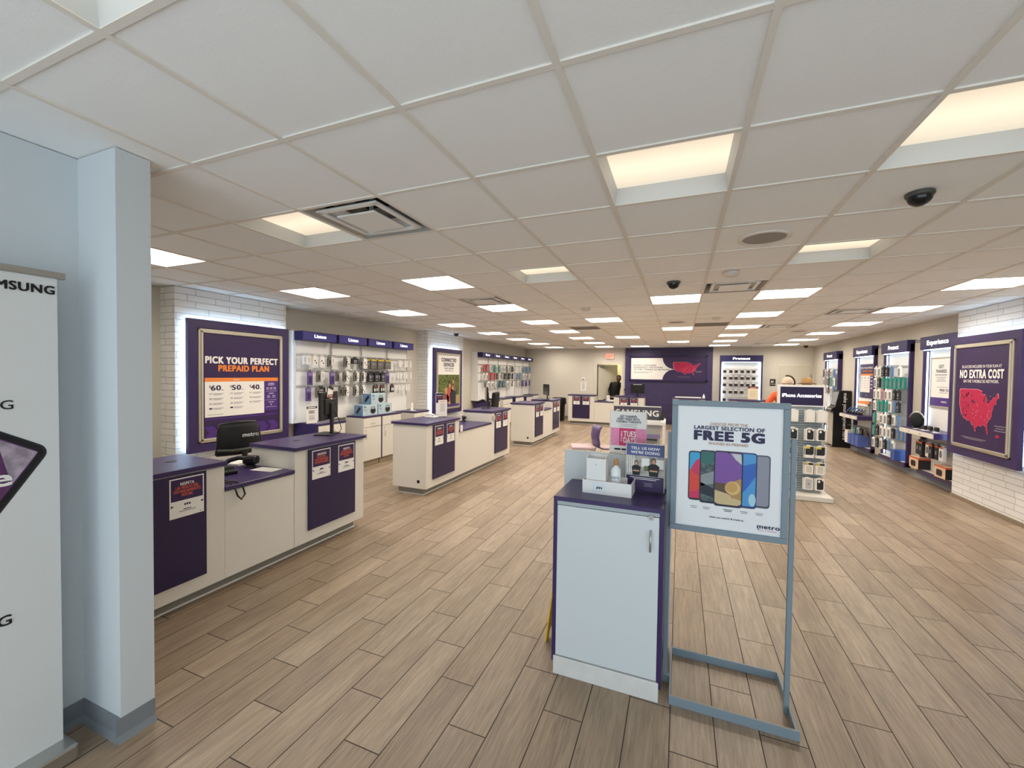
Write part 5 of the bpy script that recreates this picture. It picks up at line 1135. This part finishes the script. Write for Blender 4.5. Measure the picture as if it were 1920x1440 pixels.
b.poly([(x0+.002, z1-.06), (x0+.03, z1-.075), (x1, z1-.05), (x1, z1-.004), (x0+.002, z1-.004)], mat('print_teal', '#2d6863', .45), .002); b.poly([(x0, z1-.19), (x1, z1-.17), (x1, z1-.10), (x0, z1-.13)], mat('print_stone', '#8a9294', .45, noise=.2, nscale=80), .002); b.poly([(x0, z0+.04), (x1, z0+.02), (x1, z0+.07), (x0, z0+.10)], M_PED, .002)
x0, x1, z0, z1 = phone(ox+.178, ox+.316, 1.044, 1.342, .0024, M_PED, mat('print_violet', '#7a4f9c', .45))
b.poly([(x0+.075, z1-.004), (x1-.004, z1-.006), (x1, z1-.06), (x1-.03, z1-.035)], mat('print_mist', '#c5c6c8', .45), .0032)
b.poly([(x0, z0+.115), (x1, z0+.11), (x1, z0+.01), (x1-.02, z0), (x0+.02, z0), (x0, z0+.01)], mat('print_brown', '#5c4738', .45), .0031); b.poly([(x0, z0+.075), (x0+.06, z0+.06), (x1, z0+.03), (x1, z0+.01), (x1-.02, z0), (x0+.02, z0), (x0, z0+.01)], mat('print_sand', '#c9b487', .45), .0033)
b.poly([(x0+.055, z0+.11), (x1-.004, z0+.145), (x1, z0+.14), (x1, z0+.03), (x0+.08, z0+.04)], mat('print_gold', '#b08a55', .45), .0034); b.ell(x0+.085, z0+.092, .036, .036, mat('print_ball', '#d9b777', .4), .0037, 32); b.ell(x0+.08, z0+.096, .028, .028, mat('print_ball2', '#c79b56', .4), .004, 32)
b.poly([((x0+x1)/2-.008, z1+.0005), ((x0+x1)/2+.008, z1+.0005), ((x0+x1)/2, z1-.006)], M_PED, .0042)
for x, s in ((.082, 1), (.145, 1), (.25, 1.2), (.325, 1), (.395, 1)): b.lines(ox+x, 1.028, .036*s, .003, M_GREYINK if s == 1 else M_INK, 2, .008)
b.text('when you switch & trade-in.', ox+.2435, .976, .0095, M_INK, .165, bold=.03)
b.text('metro', ox+.488, .952, .021, M_INK, .10, 'R', .05); b.poly([(ox+.387, .951), (ox+.396, .948), (ox+.398, .938)], M_INK, .002); b.text('by T Mobile', ox+.475, .938, .008, mat('magenta_ink', '#c9608f', .5), .072, 'R', .0)
b.build('printed_sheet', t)

# ------------------------------------------------------------------ middle of the shop
t = thing('display_table', 'white display unit behind the cabinet, holding the dark phone-brand sign', 'table', (-.60, 6.55, 0))
MB().box(-.40, .40, -.02, .55, 1.0, 1.045, M_WHITE2, bev=.004).build('top', t)
b = MB(); b.box(-.36, .34, .0, .03, .35, 1.0, mat('grey_laminate', '#a9a7a4', .5)); b.frame(-.001); b.rect(-.36, .34, .80, .86, mat('soft_purple', '#8b7ca6', .5)); b.build('front_panel', t)
MB().box(-.36, .30, -.06, .0, .775, .79, M_BLACK).build('shelf_edge', t)
for x in (-.385, .385):
    for y in (0, .52): MB().box(x-.015, x+.015, y-.015, y+.015, 0, 1.0, M_WHITE2).build('leg', t)
acrylic('sign_holder', 'dark SAMSUNG sign in a clear holder on the white display unit', (-.60, 6.62, 1.045), 0, .70, .235, lambda b, w, h: (b.rect(-w*.5, w*.49, .02, h-.02, mat('graphite_print', '#4a4650', .4)), b.text('SAMSUNG', w*.475-.335, h*.33, .085, M_TXTW, .62, bold=.05)), .06)
t = thing('phone_display', 'small demo phone on a white wire stand at the right of the dark sign', 'phone', (-.235, 6.60, 1.045), -.4)
MB().box(-.03, .03, -.04, .04, 0, .012, M_WHITE2, bev=.003).build('foot', t); MB().box(-.035, .035, -.004, .004, .02, .15, M_BLACK, bev=.004, rot=Matrix.Rotation(-.5, 3, 'X')).build('body', t); MB().tube([(0, .0, .01), (.02, .03, .06), (0, .01, .1)], .004, M_WHITE2).build('stand', t)
# purple chair seen over the cabinet
t = thing('side_chair', 'purple moulded chair with chrome legs behind the cabinet', 'chair', (-1.20, 7.35, 0), math.radians(-62))
b = MB(); prof = [(.25, .455), (.10, .44), (-.08, .445), (-.17, .48), (-.215, .56), (-.235, .68), (-.215, .80), (-.175, .865)]; vs = []; nx = 8
for y, z in prof:
    for i in range(nx+1): u = -1+2*i/nx; vs.append((u*.215, y+.05*u*u*(z > .5), z+.02*u*u*(z < .5)))
b.add(vs, [(j*(nx+1)+i, j*(nx+1)+i+1, (j+1)*(nx+1)+i+1, (j+1)*(nx+1)+i) for j in range(len(prof)-1) for i in range(nx)], mat('chair_purple', '#5a4a78', .35), True)
sh = b.build('seat_shell', t); so = sh.modifiers.new('t', 'SOLIDIFY'); so.thickness = .016
MB().box(-.17, .17, -.10, .23, .462, .485, mat('mauve_cushion', '#c7aeb3', .7), bev=.01).build('seat_cushion', t)
for x in (-.18, .18):
    for y, y2 in ((.2, .25), (-.12, -.2)): MB().cyl((x*.8, y, .44), (x*1.1, y2, 0), .011, M_STEEL).build('leg', t)
t = thing('stool', 'low mauve padded stool left of the purple moulded chair', 'stool', (-1.56, 7.2, 0), .3)
MB().box(-.2, .2, -.2, .2, .45, .50, mat('mauve_cushion', '#c7aeb3', .7), bev=.015).build('seat', t)
for x in (-.16, .16):
    for y in (-.16, .16): MB().cyl((x, y, .45), (x*1.15, y*1.15, 0), .011, M_STEEL).build('leg', t)

# ------------------------------------------------------------------ devices on the back wall
t = thing('exit_sign', 'red EXIT sign above the open door', 'sign', (-2.48, YB, 2.335))
MB().box(-.155, .155, -.05, 0, 0, .20, mat('exit_housing', '#f0b9a4', .4, emit=.25), bev=.006).build('housing', t)
MB().frame(-.051).text('EXIT', 0, .045, .11, mat('exit_red', '#ff3a22', .4, emit=1.2), .235, bold=.03).build('lettering', t)
t = thing('thermostat', 'white thermostat with a dark screen on the back wall', 'thermostat', (-3.47, YB-.02, 1.50)); MB().box(-.06, .06, -.025, 0, 0, .12, M_WHITE2, bev=.006).build('housing', t); MB().frame(-.026).rect(-.035, .035, .035, .07, M_BLK).build('screen', t)
tag(MB().lathe([(.0001, -.03), (.05, -.03), (.06, -.01), (.06, 0)], (0, 0, 0), mat('round_device', '#dcd8cf', .5), 20, 'y').build('wall_chime', None, None, (-3.47, YB-.02, 1.76)), 'round white device on the back wall above the thermostat', 'wall device')
b = MB().frame(-.001); b.box(-.11, .11, -.001, 0, 0, .34, M_PAPER); b.lines(0, .30, .12, .008, M_GREYINK, 12, .022); tag(b.build('wall_notice', None, None, (-3.46, YB-.021, 1.12)), 'white paper notice on the back wall below the thermostat', 'notice')
t = thing('door_plaque', 'black restroom plaque on the back wall left of the closed door', 'sign', (2.82, YB, 1.45)); b = MB().frame(-.012); b.box(-.08, .08, -.012, 0, 0, .22, M_BLACK, bev=.003)
for x in (-.035, .0): b.ell(x, .165, .010, .010, M_TXTW); b.poly([(x-.014, .148), (x+.014, .148), (x+.01, .10), (x-.01, .10)], M_TXTW)
b.rect(.03, .034, .1, .17, M_TXTW); b.rect(-.07, .07, .05, .06, M_TXTW); b.build('plate', t)

# ------------------------------------------------------------------ people
def person(label, loc, rotz, P, R, cloth, skin, hair=None, headr=.1, extra=None):
    """P: joint positions (local, facing -y); one continuous skinned surface, coloured by region"""
    names = list(P); ed = [('pelvis', 'belly'), ('belly', 'chest'), ('chest', 'neck'), ('neck', 'head')]
    for s in 'LR': ed += [('chest', 'sh'+s), ('sh'+s, 'el'+s), ('el'+s, 'wr'+s), ('wr'+s, 'pa'+s), ('pelvis', 'hp'+s), ('hp'+s, 'kn'+s), ('kn'+s, 'an'+s), ('an'+s, 'to'+s)]
    ed = [e for e in ed if e[0] in P and e[1] in P]
    vs, fs = skin_mesh([P[n] for n in names], [(names.index(a), names.index(c)) for a, c in ed], [R[n[:2] if n[-1] in 'LR' else n] for n in names])
    t = thing('person', label, 'person', loc, rotz)
    b = MB(); h = Vector(P['head'])
    def region(p):
        best = min(ed, key=lambda e: seg(p, Vector(P[e[0]]), Vector(P[e[1]])))
        k = best[0][:2]+best[1][:2]
        if best[1] == 'head': return skin
        if k in ('elwr', 'wrpa'): return cloth['fore'] if k == 'elwr' else skin
        if k == 'anto': return cloth['shoe']
        if k[:2] in ('hp', 'kn') or k == 'pehp': return cloth['leg']
        return cloth['top']
    def seg(p, a, c): d = c-a; u = max(0, min(1, (p-a).dot(d)/d.dot(d))); return (p-a-d*u).length
    o = len(b.v); b.v += [tuple(v) for v in vs]
    for f in fs:
        m = region(sum((vs[i] for i in f), Vector())/len(f)); b.f.append(f); b.m.append(b.mi(m)); b.s.append(True)
    # head with face
    b.sphere(h+Vector((0, 0, .03)), headr, skin, 20, .86, 1.0, 1.25)
    b.sphere(h+Vector((0, -headr*.55, -.035)), headr*.55, skin, 14, 1.0, .9, 1.0)
    b.sphere(h+Vector((0, -headr*1.02, .0)), .017, skin, 10, .8, 1.1, 1.3)
    for s in (-1, 1):
        b.sphere(h+Vector((s*headr*.86, .01, .01)), .024, skin, 10, .4, .8, 1.3)
        b.sphere(h+Vector((s*.034, -headr*.88, .03)), .011, M_TXTW, 8); b.sphere(h+Vector((s*.034, -headr*.97, .03)), .006, M_BLK, 8)
    b.sphere(h+Vector((0, -headr*.98, -.05)), .022, mat('lips', '#8a4a40', .5), 10, 1.1, .35, .3)
    for s in 'LR':
        if 'pa'+s not in P: continue
        w, p = Vector(P['wr'+s]), Vector(P['pa'+s]); d = (p-w).normalized(); side = d.cross(Vector((0, -1, .2))).normalized(); nrm = side.cross(d)
        for i, l in enumerate((.062, .072, .068, .052)):
            q = p+side*(.027-.018*i); m1 = q+d*l*.5+nrm*.006; e = m1+d*l*.35+nrm*.022; b.tube([p*.6+q*.4, q, m1, e], .0085, skin, 6)
        q = w*.5+p*.5+side*.035; b.tube([w*.5+p*.5, q, q+d*.035+side*.012, q+d*.055+nrm*.01], .0095, skin, 6)
    b.build('body', t)
    if extra: extra(t, h)
    return t
RAD = {'pelvis': (.15, .115), 'belly': (.145, .115), 'chest': (.165, .12), 'neck': .055, 'head': .06, 'sh': .075, 'el': .05, 'wr': .032, 'pa': (.042, .02), 'hp': .095, 'kn': .062, 'an': .042, 'to': .038}
STAND = {'pelvis': (0, 0, .95), 'belly': (0, 0, 1.1), 'chest': (0, .0, 1.34), 'neck': (0, .01, 1.47), 'head': (0, -.01, 1.58),
         'shL': (.19, .01, 1.40), 'elL': (.25, .02, 1.12), 'wrL': (.27, -.06, .88), 'paL': (.275, -.09, .79), 'shR': (-.19, .01, 1.40), 'elR': (-.25, .02, 1.12), 'wrR': (-.27, -.06, .88), 'paR': (-.275, -.09, .79),
         'hpL': (.09, 0, .88), 'knL': (.10, -.02, .48), 'anL': (.11, .02, .08), 'toL': (.12, -.13, .04), 'hpR': (-.09, 0, .88), 'knR': (-.10, -.02, .48), 'anR': (-.11, .02, .08), 'toR': (-.12, -.13, .04)}
# employee coming through the open door
P1 = dict(STAND); P1.update(belly=(.02, -.03, 1.10), chest=(.07, -.10, 1.33), neck=(.12, -.15, 1.46), head=(.15, -.19, 1.585), shL=(.24, -.06, 1.38), elL=(.36, -.18, 1.16), wrL=(.37, -.38, 1.19), paL=(.375, -.455, 1.20), shR=(-.10, -.10, 1.40), elR=(-.20, -.02, 1.16), wrR=(-.17, -.12, .95), paR=(-.165, -.15, .87))
M_BLKCL = mat('black_jacket', '#0f1014', .7, noise=.2, nscale=30)
def hair_cap(m):
    def f(t, h):
        b = MB(); pr = [(.102*math.sin(PI*i/14)+1e-5, .102*math.cos(PI*i/14)*1.25) for i in range(0, 7)]; b.lathe(pr, h+Vector((0, .012, .034)), m, 18, sx=.9, sy=1.0); b.build('hair', t)
    return f
def emp(t, h):
    hair_cap(M_BLK)(t, h)
    b = MB(); b.lathe([(.185, .905), (.188, .90), (.188, .89), (.185, .885)], (0, 0, 0), M_PAPER, 20, sx=1, sy=.8); b.build('shirt_hem', t, 'white shirt hem below the jacket')
person('person in a black jacket leaning through the open door, one hand on the frame', (-2.33, 16.28, 0), math.radians(8), P1, RAD, {'top': M_BLKCL, 'fore': M_BLKCL, 'leg': mat('dark_trousers', '#17171c', .8), 'shoe': M_BLACK}, M_SKIND, None, .098, emp)
# customers behind the tower
def cap_hat(t, h):
    b = MB(); pr = [(.112*math.sin(PI*i/14)+1e-5, .112*math.cos(PI*i/14)*1.2) for i in range(0, 8)]; b.lathe(pr, h+Vector((0, .0, .038)), mat('pale_cap', '#cdb7a2', .7), 20, sx=.92)
    b.build('cap', t)
    pts = [h+Vector((.118*math.cos(a), .02, .05+.135*math.sin(a))) for a in [PI*i/12 for i in range(-1, 8)]]; MB().tube(pts, .018, mat('dark_brown_hair', '#3a2a22', .7)).build('hair', t)
PA = dict(STAND); PA.update(shR=(-.21, .01, 1.39), elR=(-.36, -.05, 1.18), wrR=(-.34, -.26, 1.12), paR=(-.33, -.34, 1.12))
person('person in an orange top and pale cap behind the accessory tower', (1.93, 9.5, 0), 0, PA, RAD, {'top': mat('orange_top', '#d9582a', .7), 'fore': mat('orange_top', '#d9582a', .7), 'leg': mat('blue_trousers', '#2e3950', .8), 'shoe': M_BLACK}, M_SKINT, None, .1, cap_hat)
def brim_hat(t, h):
    m = mat('tan_hat', '#b08655', .6); b = MB(); b.lathe([(.0001, .165), (.06, .16), (.098, .13), (.108, .06), (.112, .035)], h, m, 22, sx=.95); b.build('hat_crown', t)
    b = MB(); b.lathe([(.108, .035), (.175, .02), (.18, .025), (.11, .045)], h, mat('brown_brim', '#6b4d35', .6), 22, sx=.95); b.build('hat_brim', t)
person('person in a tan brimmed hat behind the accessory tower', (2.50, 10.6, 0), .3, STAND, RAD, {'top': mat('grey_shirt', '#77736c', .7), 'fore': M_SKINT, 'leg': mat('dark_trousers', '#17171c', .8), 'shoe': M_BLACK}, M_SKINT, None, .1, brim_hat)
